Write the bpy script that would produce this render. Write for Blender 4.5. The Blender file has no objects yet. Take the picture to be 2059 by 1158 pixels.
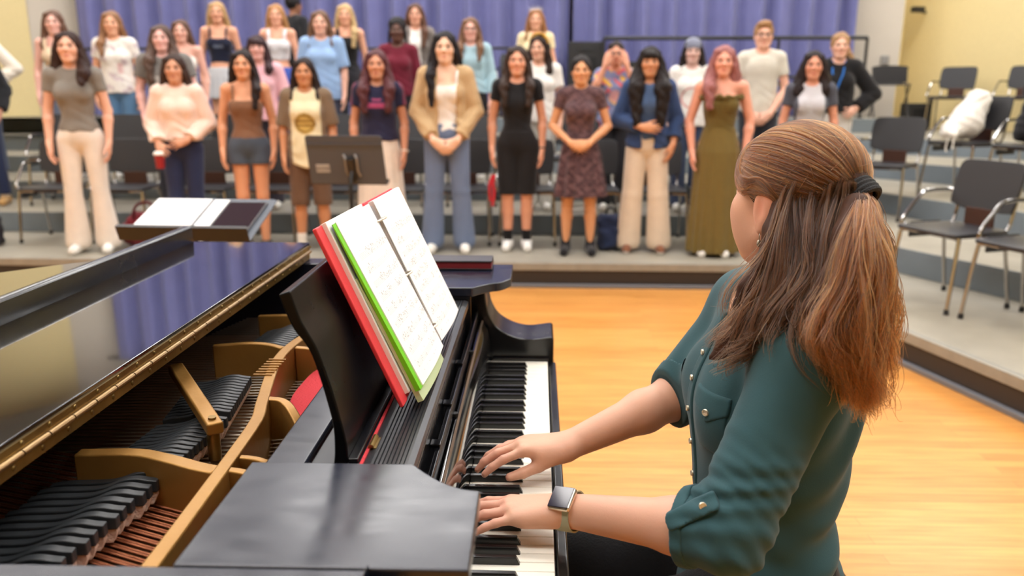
import bpy, math, random
import numpy as np
from mathutils import Vector, Matrix, Euler
from math import sin, cos, pi, radians
SC = bpy.context.scene
COL = SC.collection
random.seed(7)
QUAL = 1.0            # voxel size multiplier (1 = full detail)

# ------------------------------------------------------------------ materials
def lin(c):
    return tuple((x / 12.92 if x <= .04045 else ((x + .055) / 1.055) ** 2.4) for x in c[:3])
def rgb(r, g, b): return lin((r / 255, g / 255, b / 255))
MATS = {}
def mat(name, col, rough=.5, metal=0, spec=.5, coat=0, noise=0, nscale=20, bump=0, bscale=80, sheen=0, sss=0, attr=False, stretch=None, emit=0, ncol=None, coatr=.05, rnoise=0):
    if name in MATS: return MATS[name]
    m = bpy.data.materials.new(name); m.use_nodes = True
    nt = m.node_tree; N = nt.nodes; L = nt.links
    b = N['Principled BSDF']
    b.inputs['Base Color'].default_value = (*col, 1); b.inputs['Roughness'].default_value = rough
    b.inputs['Metallic'].default_value = metal; b.inputs['Specular IOR Level'].default_value = spec
    b.inputs['Coat Weight'].default_value = coat; b.inputs['Coat Roughness'].default_value = coatr
    if sheen: b.inputs['Sheen Weight'].default_value = sheen
    if sss:
        b.inputs['Subsurface Weight'].default_value = sss; b.inputs['Subsurface Radius'].default_value = (1, .35, .2); b.inputs['Subsurface Scale'].default_value = .006
    if emit:
        b.inputs['Emission Color'].default_value = (*col, 1); b.inputs['Emission Strength'].default_value = emit
    src = None
    if attr:
        a = N.new('ShaderNodeVertexColor'); a.layer_name = 'Col'; src = a.outputs['Color']
    vec = None
    if noise or bump or rnoise:
        tc = N.new('ShaderNodeTexCoord'); vec = tc.outputs['Object']
        if stretch:
            mp = N.new('ShaderNodeMapping'); mp.inputs['Scale'].default_value = stretch; L.new(vec, mp.inputs[0]); vec = mp.outputs[0]
    if noise:
        n = N.new('ShaderNodeTexNoise'); n.inputs['Scale'].default_value = nscale; n.inputs['Detail'].default_value = 5; L.new(vec, n.inputs['Vector'])
        mx = N.new('ShaderNodeMix'); mx.data_type = 'RGBA'; mx.blend_type = 'MIX'
        mr = N.new('ShaderNodeMapRange'); mr.inputs[1].default_value = .35; mr.inputs[2].default_value = .65; mr.inputs[3].default_value = 0; mr.inputs[4].default_value = noise
        L.new(n.outputs['Fac'], mr.inputs[0]); L.new(mr.outputs[0], mx.inputs['Factor'])
        if src: L.new(src, mx.inputs['A'])
        else: mx.inputs['A'].default_value = (*col, 1)
        mx.inputs['B'].default_value = (*(ncol or tuple(c * .6 for c in col)), 1)
        src = mx.outputs['Result']
    if src: L.new(src, b.inputs['Base Color'])
    if rnoise:
        n = N.new('ShaderNodeTexNoise'); n.inputs['Scale'].default_value = nscale; n.inputs['Detail'].default_value = 6; L.new(vec, n.inputs['Vector'])
        mr = N.new('ShaderNodeMapRange'); mr.inputs[1].default_value = .3; mr.inputs[2].default_value = .7; mr.inputs[3].default_value = rough; mr.inputs[4].default_value = rough + rnoise
        L.new(n.outputs['Fac'], mr.inputs[0]); L.new(mr.outputs[0], b.inputs['Roughness'])
    if bump:
        n = N.new('ShaderNodeTexNoise'); n.inputs['Scale'].default_value = bscale; n.inputs['Detail'].default_value = 4; L.new(vec, n.inputs['Vector'])
        bp = N.new('ShaderNodeBump'); bp.inputs['Strength'].default_value = bump; bp.inputs['Distance'].default_value = .01
        L.new(n.outputs['Fac'], bp.inputs['Height']); L.new(bp.outputs[0], b.inputs['Normal'])
    MATS[name] = m
    return m
def cloth(name, r, g, b, **k):
    d = dict(rough=.9, spec=.2, sheen=.15, bump=.25, bscale=220, noise=.18, nscale=60); d.update(k)
    return mat('cloth_' + name, rgb(r, g, b), **d)

# ------------------------------------------------------------------ objects
def tag(o, label=None, cat=None, group=None, kind=None):
    if label: o['label'] = label
    if cat: o['category'] = cat
    if group: o['group'] = group
    if kind: o['kind'] = kind
    return o
def thing(name, label, cat, loc=(0, 0, 0), rz=0, group=None):
    o = bpy.data.objects.new(name, None); COL.objects.link(o); o.empty_display_size = .05
    o.location = loc; o.rotation_euler = (0, 0, rz)
    return tag(o, label, cat, group)
def wparent(o, p):
    """parent o to p keeping o's data in world coordinates (p unscaled)"""
    o.parent = p
    o.matrix_parent_inverse = (Matrix.Translation(p.location) @ p.rotation_euler.to_matrix().to_4x4()).inverted()
def copy_tree(o, parent=None):
    c = o.copy(); COL.objects.link(c)
    if parent is not None: c.parent = parent
    for ch in list(o.children): copy_tree(ch, c)
    return c
def rot_to(d):
    return Vector(d).normalized().to_track_quat('Z', 'Y').to_matrix()

class MB:
    """collects shapes, builds ONE mesh object"""
    def __init__(s): s.v = []; s.f = []; s.mi = []
    def add(s, vs, fs, mi=0):
        b = len(s.v); s.v.extend([tuple(v) for v in vs]); s.f.extend([tuple(b + i for i in f) for f in fs]); s.mi.extend([mi] * len(fs)); return s
    def box(s, lo, hi, M=None, mi=0):
        x0, y0, z0 = lo; x1, y1, z1 = hi
        vs = [(x0, y0, z0), (x1, y0, z0), (x1, y1, z0), (x0, y1, z0), (x0, y0, z1), (x1, y0, z1), (x1, y1, z1), (x0, y1, z1)]
        if M is not None: vs = [M @ Vector(v) for v in vs]
        return s.add(vs, [(0, 3, 2, 1), (4, 5, 6, 7), (0, 1, 5, 4), (1, 2, 6, 5), (2, 3, 7, 6), (3, 0, 4, 7)], mi)
    def prism(s, pts, axis, lo, hi, mi=0):
        """2-D polygon pts extruded along axis ('x','y','z')"""
        n = len(pts)
        def P(p, t): return {'x': (t, p[0], p[1]), 'y': (p[0], t, p[1]), 'z': (p[0], p[1], t)}[axis]
        vs = [P(p, lo) for p in pts] + [P(p, hi) for p in pts]
        a = sum(pts[i][0] * pts[(i + 1) % n][1] - pts[(i + 1) % n][0] * pts[i][1] for i in range(n))
        if axis == 'y': a = -a
        idx = list(range(n)) if a > 0 else list(range(n - 1, -1, -1))
        fs = [tuple(reversed(idx)), tuple(i + n for i in idx)]
        for k in range(n):
            i, j = idx[k], idx[(k + 1) % n]; fs.append((i, j, j + n, i + n))
        return s.add(vs, fs, mi)
    def tube(s, path, r, n=10, caps=True, mi=0, closed=False):
        path = [Vector(p) for p in path]; m = len(path); rr = r if hasattr(r, '__len__') else [r] * m
        vs = []; ref = None
        for i, p in enumerate(path):
            if closed: t = path[(i + 1) % m] - path[i - 1]
            else: t = path[min(i + 1, m - 1)] - path[max(i - 1, 0)]
            t = t.normalized()
            if ref is None:
                ref = Vector((0, 0, 1)) if abs(t.z) < .9 else Vector((1, 0, 0))
            u = (ref - t * ref.dot(t)).normalized(); w = t.cross(u); ref = u
            for k in range(n):
                a = 2 * pi * k / n; vs.append(p + (u * cos(a) + w * sin(a)) * rr[i])
        fs = []
        for i in range(m if closed else m - 1):
            j = (i + 1) % m
            for k in range(n):
                l = (k + 1) % n; fs.append((i * n + k, i * n + l, j * n + l, j * n + k))
        if caps and not closed:
            fs.append(tuple(range(n - 1, -1, -1))); fs.append(tuple((m - 1) * n + k for k in range(n)))
        return s.add(vs, fs, mi)
    def cyl(s, a, b, r, r2=None, n=16, mi=0): return s.tube([a, b], [r, r if r2 is None else r2], n, mi=mi)
    def sphere(s, c, r, nu=14, nv=9, M=None, mi=0):
        r = r if hasattr(r, '__len__') else (r, r, r); vs = []; fs = []
        for j in range(nv + 1):
            th = pi * j / nv
            for i in range(nu):
                a = 2 * pi * i / nu; v = Vector((r[0] * sin(th) * cos(a), r[1] * sin(th) * sin(a), r[2] * cos(th)))
                if M is not None: v = M @ v
                vs.append(Vector(c) + v)
        for j in range(nv):
            for i in range(nu):
                k = (i + 1) % nu; fs.append((j * nu + i, (j + 1) * nu + i, (j + 1) * nu + k, j * nu + k))
        return s.add(vs, fs, mi)
    def build(s, name, mats, parent=None, bevel=0, world=True, seg=2, ang=35, smooth=True):
        me = bpy.data.meshes.new(name); me.from_pydata(s.v, [], s.f); me.update()
        for m in (mats if isinstance(mats, (list, tuple)) else [mats]): me.materials.append(m)
        if any(s.mi): me.polygons.foreach_set('material_index', s.mi)
        if smooth:
            me.shade_smooth(); me.set_sharp_from_angle(angle=radians(ang))
        o = bpy.data.objects.new(name, me); COL.objects.link(o)
        if bevel:
            b = o.modifiers.new('bevel', 'BEVEL'); b.width = bevel; b.segments = seg; b.limit_method = 'ANGLE'; b.angle_limit = radians(40); b.harden_normals = True
        if parent is not None:
            if world: wparent(o, parent)
            else: o.parent = parent
        return o

def bez(pts, n=12):
    """Catmull-Rom through 2-D/3-D points"""
    P = [np.array(p, float) for p in pts]; P = [2 * P[0] - P[1]] + P + [2 * P[-1] - P[-2]]; out = []
    for i in range(1, len(P) - 2):
        for k in range(n):
            t = k / n; a, b, c, d = P[i - 1:i + 3]
            out.append(.5 * (2 * b + (c - a) * t + (2 * a - 5 * b + 4 * c - d) * t * t + (3 * b - a - 3 * c + d) * t ** 3))
    out.append(P[-2]); return [tuple(p) for p in out]

# ------------------------------------------------------------------ implicit surfaces (for bodies, clothes, hair)
F32 = np.float32
def A(*x): return np.array(x, F32)
def smin(a, b, k):
    if k <= 0: return np.minimum(a, b)
    h = np.maximum(k - np.abs(a - b), 0) / k
    return np.minimum(a, b) - h * h * (k * .25)
def smax(a, b, k): return -smin(-a, -b, k)
def cap(a, b, ra, rb=None, cuts=()):
    a = np.array(a, F32); b = np.array(b, F32); rb = ra if rb is None else rb; ab = b - a; L2 = max(float(ab @ ab), 1e-9)
    def f(P):
        q = P - a; t = np.clip(q @ ab / L2, 0, 1)
        d = np.sqrt(((q - t[:, None] * ab) ** 2).sum(1)) - (ra + (rb - ra) * t)
        for c, n in cuts:
            d = np.maximum(d, (P - np.array(c, F32)) @ np.array(n, F32))
        return d
    return f
def ell(c, r, M=None):
    c = np.array(c, F32); r = np.array(r, F32); M = None if M is None else np.array(M, F32)
    def f(P):
        q = P - c
        if M is not None: q = q @ M
        k0 = np.sqrt(((q / r) ** 2).sum(1)); k1 = np.sqrt(((q / (r * r)) ** 2).sum(1)) + 1e-9
        return k0 * (k0 - 1) / k1
    return f
def rbox(c, h, r=.01, M=None):
    c = np.array(c, F32); h = np.array(h, F32) - r; M = None if M is None else np.array(M, F32)
    def f(P):
        q = P - c
        if M is not None: q = q @ M
        q = np.abs(q) - h
        return np.sqrt((np.maximum(q, 0) ** 2).sum(1)) + np.minimum(q.max(1), 0) - r
    return f
def half(p, n):
    n = np.array(n, F32); n = n / np.linalg.norm(n); p = np.array(p, F32)
    return lambda P: (P - p) @ n
def lathe(prof, c=(0, 0), pleat=0, npl=14, ph=0):
    """elliptical skirt-like solid; prof rows: (z, rx, ry, cx, cy) rising z"""
    pr = np.array(prof, F32)
    def f(P):
        z = P[:, 2]; rx = np.interp(z, pr[:, 0], pr[:, 1]).astype(F32); ry = np.interp(z, pr[:, 0], pr[:, 2]).astype(F32)
        cx = np.interp(z, pr[:, 0], pr[:, 3]).astype(F32) if pr.shape[1] > 3 else c[0]; cy = np.interp(z, pr[:, 0], pr[:, 4]).astype(F32) if pr.shape[1] > 4 else c[1]
        x = P[:, 0] - cx; y = P[:, 1] - cy
        k = np.sqrt((x / rx) ** 2 + (y / ry) ** 2)
        d = (k - 1) * np.minimum(rx, ry)
        if pleat:
            w = np.clip((pr[-1, 0] - z) / (pr[-1, 0] - pr[0, 0]), 0, 1)
            d = d - pleat * w * np.cos(npl * np.arctan2(y / ry, x / rx) + ph + 2 * np.sin(3 * np.arctan2(y, x)))
        return np.maximum(d, np.maximum(pr[0, 0] - z, z - pr[-1, 0]))
    return f

class Sdf:
    def __init__(s): s.ops = []; s.post = None
    def u(s, f, k=.02): s.ops.append(('u', f, k)); return s
    def cut(s, f, k=.005): s.ops.append(('s', f, k)); return s
    def isect(s, f, k=.004): s.ops.append(('i', f, k)); return s
    def __call__(s, P, ops=None):
        d = None
        for m, f, k in (s.ops if ops is None else ops):
            v = f(P)
            if d is None:
                if m == 'u': d = v
            elif m == 'u': d = smin(d, v, k)
            elif m == 's': d = smax(d, -v, k)
            else: d = smax(d, v, k)
        if s.post is not None: d = d + s.post(P)
        return d
    def off(s, o): return lambda P: s(P) - o
    def cull(s, c, R):
        if len(s.ops) < 6: return s.ops
        c = np.array([c], F32); vals = [float(f(c)[0]) for m, f, k in s.ops]
        us = [v for v, (m, f, k) in zip(vals, s.ops) if m == 'u']; vm = min(us)
        out = [o for v, o in zip(vals, s.ops) if o[0] != 'u' or v < vm + 2.6 * R + o[2]]
        return out

def sdf_mesh(sdf, lo, hi, vox):
    """sparse evaluation + surface nets -> (verts, quads)"""
    vox = vox * QUAL; B = 6
    lo = np.array(lo, float); hi = np.array(hi, float)
    nb = np.maximum(np.ceil((hi - lo) / (vox * B)).astype(int), 1); n = nb * B
    g = np.stack(np.meshgrid(*[np.arange(k) for k in nb], indexing='ij'), -1).reshape(-1, 3)
    ctr = (lo + (g * B + (B - 1) / 2) * vox).astype(F32)
    dc = sdf(ctr); half_d = vox * B * .87
    act = np.abs(dc) < half_d * 1.7 + .004
    val = np.empty(tuple(n), F32)
    sg = np.where(dc < 0, F32(-1), F32(1)).reshape(tuple(nb))
    val[:] = np.repeat(np.repeat(np.repeat(sg, B, 0), B, 1), B, 2)
    ga = g[act]
    if len(ga) == 0: return np.zeros((0, 3)), np.zeros((0, 4), int)
    loc = np.stack(np.meshgrid(*[np.arange(B)] * 3, indexing='ij'), -1).reshape(-1, 3)
    sup = (ga // 4); key = (sup[:, 0] * 4096 + sup[:, 1]) * 4096 + sup[:, 2]
    order = np.argsort(key, kind='stable'); ks = key[order]; st = np.flatnonzero(np.r_[True, ks[1:] != ks[:-1]]); en = np.r_[st[1:], len(ks)]
    for a, b in zip(st, en):
        bl = ga[order[a:b]]
        idx = (bl[:, None, :] * B + loc[None]).reshape(-1, 3)
        P = (lo + idx * vox).astype(F32)
        mn = P.min(0); mx = P.max(0)
        ops = sdf.cull((mn + mx) / 2, float(np.linalg.norm(mx - mn) / 2))
        val[idx[:, 0], idx[:, 1], idx[:, 2]] = sdf(P, ops)
    # surface nets
    ins = val < 0; cells = []; pos = []; quads = []; dims = n
    def cid(i, j, k): return (i * dims[1] + j) * dims[2] + k
    for ax in range(3):
        sl0 = [slice(None)] * 3; sl1 = [slice(None)] * 3; sl0[ax] = slice(0, -1); sl1[ax] = slice(1, None)
        i, j, k = np.nonzero(ins[tuple(sl0)] != ins[tuple(sl1)])
        I = np.stack([i, j, k], 1)
        o1, o2 = [(1, 2), (2, 0), (0, 1)][ax]
        ok = (I[:, o1] > 0) & (I[:, o2] > 0); I = I[ok]
        J = I.copy(); J[:, ax] += 1
        v0 = val[I[:, 0], I[:, 1], I[:, 2]]; v1 = val[J[:, 0], J[:, 1], J[:, 2]]
        t = v0 / (v0 - v1); p = I.astype(float); p[:, ax] += t
        q = []
        for d1, d2 in ((0, 0), (1, 0), (1, 1), (0, 1)):
            c = I.copy(); c[:, o1] -= d1; c[:, o2] -= d2; q.append(cid(c[:, 0], c[:, 1], c[:, 2])); cells.append(q[-1]); pos.append(p)
        q = np.stack(q, 1); flip = v0 > 0; q[flip] = q[flip][:, ::-1]
        quads.append(q)
    cells = np.concatenate(cells); pos = np.concatenate(pos); quads = np.concatenate(quads)
    u, inv = np.unique(cells, return_inverse=True); cnt = np.bincount(inv, minlength=len(u))
    V = np.stack([np.bincount(inv, pos[:, a], len(u)) / cnt for a in range(3)], 1) * vox + lo
    Q = np.searchsorted(u, quads)
    return V, Q

def np_obj(name, V, Q, mats, parent=None, col=None, smooth=True, link=True):
    me = bpy.data.meshes.new(name); n, m = len(V), len(Q); w = Q.shape[1] if m else 4
    me.vertices.add(n); me.vertices.foreach_set('co', np.ascontiguousarray(V, dtype=F32).ravel())
    me.loops.add(m * w); me.loops.foreach_set('vertex_index', np.ascontiguousarray(Q, dtype=np.int32).ravel())
    me.polygons.add(m); me.polygons.foreach_set('loop_start', np.arange(0, m * w, w, dtype=np.int32))
    me.update(calc_edges=True); me.validate()
    if smooth: me.shade_smooth()
    for k in (mats if isinstance(mats, (list, tuple)) else [mats]): me.materials.append(k)
    if col is not None:
        a = me.color_attributes.new('Col', 'FLOAT_COLOR', 'POINT')
        c = np.ones((n, 4), F32); c[:, :3] = col(V); a.data.foreach_set('color', c.ravel())
    o = bpy.data.objects.new(name, me)
    if link: COL.objects.link(o)
    if parent is not None: o.parent = parent
    return o
def sobj(name, sdf, lo, hi, vox, mats, parent=None, col=None):
    V, Q = sdf_mesh(sdf, lo, hi, vox)
    return np_obj(name, V, Q, mats, parent, col)
# ------------------------------------------------------------------ room shell
def plank_mat():
    m = bpy.data.materials.new('maple_floor'); m.use_nodes = True; nt = m.node_tree; N = nt.nodes; L = nt.links; b = N['Principled BSDF']
    tc = N.new('ShaderNodeTexCoord'); br = N.new('ShaderNodeTexBrick'); L.new(tc.outputs['Object'], br.inputs['Vector'])
    br.inputs['Scale'].default_value = 1; br.inputs['Brick Width'].default_value = 1.1; br.inputs['Row Height'].default_value = .057; br.inputs['Mortar Size'].default_value = .0006; br.offset = .37
    br.inputs['Color1'].default_value = (*rgb(204, 140, 68), 1); br.inputs['Color2'].default_value = (*rgb(220, 158, 84), 1); br.inputs['Mortar'].default_value = (*rgb(160, 104, 52), 1)
    mp = N.new('ShaderNodeMapping'); mp.inputs['Scale'].default_value = (1.2, 14, 1); L.new(tc.outputs['Object'], mp.inputs[0])
    n = N.new('ShaderNodeTexNoise'); n.inputs['Scale'].default_value = 3; n.inputs['Detail'].default_value = 6; L.new(mp.outputs[0], n.inputs['Vector'])
    mx = N.new('ShaderNodeMix'); mx.data_type = 'RGBA'; mx.blend_type = 'MULTIPLY'; mx.inputs['Factor'].default_value = .6
    cr = N.new('ShaderNodeValToRGB'); cr.color_ramp.elements[0].position = .3; cr.color_ramp.elements[0].color = (.72, .58, .42, 1); cr.color_ramp.elements[1].position = .62; cr.color_ramp.elements[1].color = (1, 1, 1, 1)
    L.new(n.outputs['Fac'], cr.inputs[0]); L.new(br.outputs['Color'], mx.inputs['A']); L.new(cr.outputs[0], mx.inputs['B']); L.new(mx.outputs['Result'], b.inputs['Base Color'])
    b.inputs['Roughness'].default_value = .32
    return m
M_FLOOR = plank_mat()
M_CONC = mat('riser_tread_concrete', rgb(158, 152, 138), rough=.42, noise=.45, nscale=3, ncol=rgb(126, 120, 106), bump=.06, bscale=60)
M_FACE = mat('riser_face_paint', rgb(112, 122, 130), rough=.6, noise=.3, nscale=4)
M_NOSE = mat('riser_nosing', rgb(150, 146, 134), rough=.5, noise=.3, nscale=12)
M_BAND = mat('riser_rubber_band', rgb(48, 42, 38), rough=.6)
M_STRIP = mat('riser_base_strip', rgb(110, 112, 118), rough=.5)
M_YEL = mat('wall_acoustic_yellow', rgb(222, 204, 152), rough=.85, bump=.2, bscale=50, noise=.1, nscale=30)
M_GRYW = mat('wall_warm_grey', rgb(196, 188, 176), rough=.8, noise=.08, nscale=3)
M_CEIL = mat('ceiling_grey_tiles', rgb(150, 152, 158), rough=.95)
M_BLK = mat('painted_black', rgb(28, 28, 30), rough=.45)

def struct(o): o['kind'] = 'structure'; return o
m = MB(); m.box((-8.5, -5, -.1), (8.5, 12.6, 0)); struct(m.build('floor', M_FLOOR))
m = MB(); m.box((-8.5, -5, 5.2), (8.5, 12.6, 5.3)); struct(m.build('ceiling', M_CEIL))
m = MB(); m.box((-8.5, 12.4, 0), (8.5, 12.5, 5.2)); struct(m.build('wall_back', M_GRYW))
m = MB(); m.box((-8.5, -5.1, 0), (8.5, -5, 5.2)); struct(m.build('wall_front', M_YEL))
m = MB(); m.box((-8.5, -5, 0), (-8.4, 12.4, 5.2)); struct(m.build('wall_left', M_YEL))
m = MB(); m.box((8.4, -5, 0), (8.5, 12.4, 5.2)); struct(m.build('wall_right', M_YEL))
# angled wall sections either side of the curtain
def wallseg(name, a, b, t, ma):
    a = Vector((a[0], a[1], 0)); b = Vector((b[0], b[1], 0)); d = (b - a).normalized(); n = Vector((-d.y, d.x, 0)) * t
    m = MB(); m.prism([(a.x, a.y), (b.x, b.y), (b.x + n.x, b.y + n.y), (a.x + n.x, a.y + n.y)], 'z', 0, 5.2); return struct(m.build(name, ma))
wallseg('wall_right_pier', (4.30, 11.75), (4.98, 11.60), .3, M_GRYW)
wallseg('wall_right_acoustic', (5.35, 12.39), (8.0, 8.4), .1, M_YEL); wallseg('wall_right_return', (4.985, 11.6), (5.35, 12.39), .06, M_YEL)
wallseg('wall_left_pier', (-7.05, 11.35), (-6.40, 11.75), .3, M_GRYW)
wallseg('wall_left_acoustic', (-8.4, 9.6), (-7.055, 11.35), .1, M_YEL)
# baseboard of the right wall
def offs(a, b, d):
    a = Vector(a); b = Vector(b); n = Vector((b.y - a.y, a.x - b.x)).normalized() * d; return (a + n), (b + n)
# risers
LV = [.19, .37, .55, .73, .91, 1.09]
RL = [[(-8.38, 5.92), (1.58, 5.80), (1.97, 4.184), (2.18, 3.43), (2.62, 1.7), (3.6, -2.2), (8.38, -2.2), (8.38, 8.2)],
      [(-8.38, 7.02), (2.12, 6.95), (2.512, 5.56), (2.917, 4.73), (4.0, 2.4), (8.38, 2.4), (8.38, 8.2)],
      [(-8.38, 7.9), (2.70, 7.9), (3.057, 7.196), (3.307, 6.636), (4.9, 3.6), (8.38, 3.6), (8.38, 8.2)],
      [(-8.38, 8.8), (3.2, 8.8), (3.552, 8.371), (4.025, 7.769), (6.0, 5.2), (8.38, 5.2), (8.38, 8.2)],
      [(-8.38, 9.65), (3.75, 9.65), (3.964, 9.413), (4.40, 9.05), (8.38, 5.9), (8.38, 8.2)],
      [(-8.38, 10.55), (4.2, 10.55), (4.42, 10.60), (4.95, 10.95)]]
for i, pl in enumerate(RL):
    z0 = LV[i - 1] - .002 if i else 0
    back = [(5.34, 12.3), (4.97, 11.58), (4.3, 11.72), (-6.45, 11.72), (-7.05, 11.3), (-8.38, 9.6)]
    if i == 5: back = [(4.97, 11.56), (4.3, 11.72), (-6.45, 11.72), (-7.05, 11.3), (-8.38, 9.65)]
    poly = pl + back
    m = MB(); m.prism(poly, 'z', z0, LV[i])
    m.mi = [1 if k > 1 else 0 for k in range(len(m.f))]
    struct(m.build('trim_%d_riser' % (i + 1), [M_CONC, M_FACE], bevel=.008))
# front riser: nosing, rubber band and base strip
def strip(name, pl, d, z0, z1, ma):
    P = [Vector(p) for p in pl[:6]]; out = []
    for i, p in enumerate(P):
        t = (P[min(i + 1, len(P) - 1)] - P[max(i - 1, 0)]).normalized(); out.append(p + Vector((t.y, -t.x)) * d * (1 if t.y < .5 else 1))
    m = MB(); m.prism([tuple(p + Vector((0, 0))) for p in P] + [tuple(p) for p in reversed(out)], 'z', z0, z1); return struct(m.build(name, ma, bevel=.004))
strip('trim_7_nosing', RL[0], .035, .13, .188, M_NOSE)
strip('trim_8_band', RL[0], .022, .028, .13, M_BAND)
strip('trim_9_base', RL[0], .05, 0, .028, M_STRIP)
m = MB(); m.box((-8.39, 5.0, .0), (-8.36, 9, .1)); 
# ------------------------------------------------------------------ curtain
def curtain(name, x0, x1, y, z0, z1, label, seed):
    rnd = random.Random(seed); n = int((x1 - x0) / .012); V = []; 
    ph = [rnd.uniform(0, 6.28) for _ in range(4)]
    zs = np.linspace(z0, z1, 8)
    xs = np.linspace(x0, x1, n)
    fold = .085 * np.sin(xs * 17.5 + ph[0] + .9 * np.sin(xs * 2.1 + ph[1])) + .03 * np.sin(xs * 31 + ph[2])
    for j, z in enumerate(zs):
        for x, f in zip(xs, fold): V.append((x, y + f * (1 - .15 * j / 7), z))
    for j, z in enumerate(zs):
        for x, f in zip(xs, fold): V.append((x, y + .012 + f * (1 - .15 * j / 7), z))
    V = np.array(V); Q = []; h = len(zs) * n
    for b, fl in ((0, 0), (h, 1)):
        for j in range(len(zs) - 1):
            i = np.arange(n - 1); q = np.stack([b + j * n + i, b + j * n + i + 1, b + (j + 1) * n + i + 1, b + (j + 1) * n + i], 1)
            Q.append(q[:, ::-1] if fl else q)
    o = np_obj(name, V, np.concatenate(Q), cloth('curtain_violet', 112, 114, 163, rough=.8, noise=.2, nscale=5, bump=.2, bscale=300))
    return tag(o, label, 'curtain', 'violet stage curtains')
curtain('stage_curtain', -6.42, 0.42, 11.45, 1.10, 4.6, 'long pleated violet curtain hanging left of the seam behind the choir', 3)
curtain('stage_curtain', .47, 4.28, 11.5, 1.10, 4.6, 'pleated violet curtain hanging right of the seam, behind the guard rail', 5)
m = MB(); m.cyl((-6.7, 11.6, 4.65), (4.5, 11.6, 4.65), .03); o = m.build('curtain_track', M_BLK); tag(o, 'black curtain track above the violet curtains', 'rail')
# guard rails at the back of the risers
def rail(x0, x1, y, label, posts, zl=(1.0, .52)):
    t = thing('guard_rail', label, 'rail', ((x0 + x1) / 2, y, 1.09), 0, 'black guard rails on the top riser')
    for z in zl:
        m = MB(); m.tube([(x0, y, 1.09 + z), (x1, y, 1.09 + z)], .026 if z > .9 else .018, 10); m.build('rail_bar', M_BLK, t)
    for k in range(posts):
        x = x0 + (x1 - x0) * k / (posts - 1); m = MB(); m.cyl((x, y, 1.09), (x, y, 1.09 + zl[0]), .02); m.cyl((x, y, 1.09), (x, y, 1.1), .05); m.build('post', M_BLK, t)
rail(.84, 4.18, 10.72, 'black tubular guard rail in front of the curtain on the right', 4)
rail(-6.3, .1, 10.72, 'long black guard rail in front of the curtain on the left', 6, (.88, .45))
# ceiling lights
def ceil_light(x, y, first=[None]):
    lab = 'long recessed white ceiling light panel'
    if first[0] is None:
        t = thing('ceiling_light', lab, 'light', (0, 0, 0), 0, 'recessed ceiling lights')
        m = MB()
        m.box((-1.25, -.36, -.03), (1.25, -.31, .0)); m.box((-1.25, .31, -.03), (1.25, .36, 0)); m.box((-1.25, -.31, -.03), (-1.2, .31, 0)); m.box((1.2, -.31, -.03), (1.25, .31, 0))
        m.build('frame', M_CEIL, t, world=False)
        m = MB(); m.box((-1.2, -.31, -.012), (1.2, .31, -.004)); m.build('diffuser', mat('light_diffuser', (1, .975, .95), emit=17), t, world=False)
        first[0] = t
    else: t = copy_tree(first[0])
    t.location = (x, y, 5.198)
    return t
for yy in (.2, 2.8, 5.3, 8.1, 10.3):
    for xx in (-5.2, -1.7, 1.8, 5.3): ceil_light(xx, yy)
# small fittings on the right wall
t = thing('wall_camera', 'small black camera on a bracket high on the yellow wall', 'camera', (5.46, 12.12, 2.50))
n = Vector((-.83, -.55, 0)).normalized(); p0 = Vector((5.52, 12.14, 2.52))
m = MB(); m.tube([p0, p0 + n * .12, p0 + n * .16 + Vector((0, 0, .02))], .014, 8); m.build('bracket', M_BLK, t)
m = MB(); m.box((-.09, -.045, -.04), (.09, .045, .04), Matrix.Translation(p0 + n * .2 + Vector((0, 0, .03))) @ Matrix.Rotation(.25, 4, 'Z')); m.build('camera_body', M_BLK, t, bevel=.012)
m = MB(); m.box((-.05, -.03, -.06), (.05, 0, .06), Matrix.Translation((4.80, 11.632, 1.85)) @ Matrix.Rotation(-.22, 4, 'Z')); o = m.build('switch_plate', mat('steel_plate', rgb(150, 150, 150), rough=.4, metal=.6), bevel=.006); tag(o, 'small grey switch plate on the pale wall pier', 'switch')
# ------------------------------------------------------------------ grand piano
M_EB = mat('ebony_satin', rgb(17, 18, 22), rough=.16, spec=.55, rnoise=.12, nscale=9)
M_EBW = mat('ebony_worn', rgb(24, 29, 44), rough=.18, spec=.75, rnoise=.09, nscale=16, stretch=(1, 3, 1))
M_EBP = mat('ebony_polish', rgb(9, 9, 11), rough=.07, spec=.6, coat=.6, rnoise=.05, nscale=12)
M_LIDP = mat('ebony_lid_mirror', rgb(14, 15, 19), rough=.05, spec=.75, coat=1, coatr=.03, rnoise=.05, nscale=6)
M_GOLD = mat('plate_bronze_gold', rgb(174, 130, 66), rough=.4, metal=.45, noise=.35, nscale=9, ncol=rgb(150, 106, 52), bump=.05, bscale=90)
M_BRASS = mat('aged_brass', rgb(150, 126, 76), rough=.36, metal=.85, noise=.5, nscale=25, ncol=rgb(110, 76, 30))
M_COPPER = mat('copper_winding', rgb(172, 108, 76), rough=.4, metal=.75, bump=.3, bscale=500)
M_STEEL = mat('string_steel', rgb(170, 160, 145), rough=.35, metal=.8)
M_SOUND = mat('soundboard_spruce', rgb(96, 58, 30), rough=.55, noise=.4, nscale=6, stretch=(1, 14, 1))
M_IVORY = mat('key_ivory_white', rgb(250, 246, 232), rough=.18, spec=.5)
M_KEYB = mat('key_black', rgb(20, 20, 22), rough=.22, spec=.5)
M_REDF = mat('red_felt', rgb(214, 62, 70), rough=.95, bump=.4, bscale=300)
M_PINKF = mat('damper_felt_cream', rgb(226, 196, 176), rough=.95, bump=.3, bscale=300)
M_DAMP = mat('damper_satin_black', rgb(50, 53, 56), rough=.42, noise=.15, nscale=40)
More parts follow.
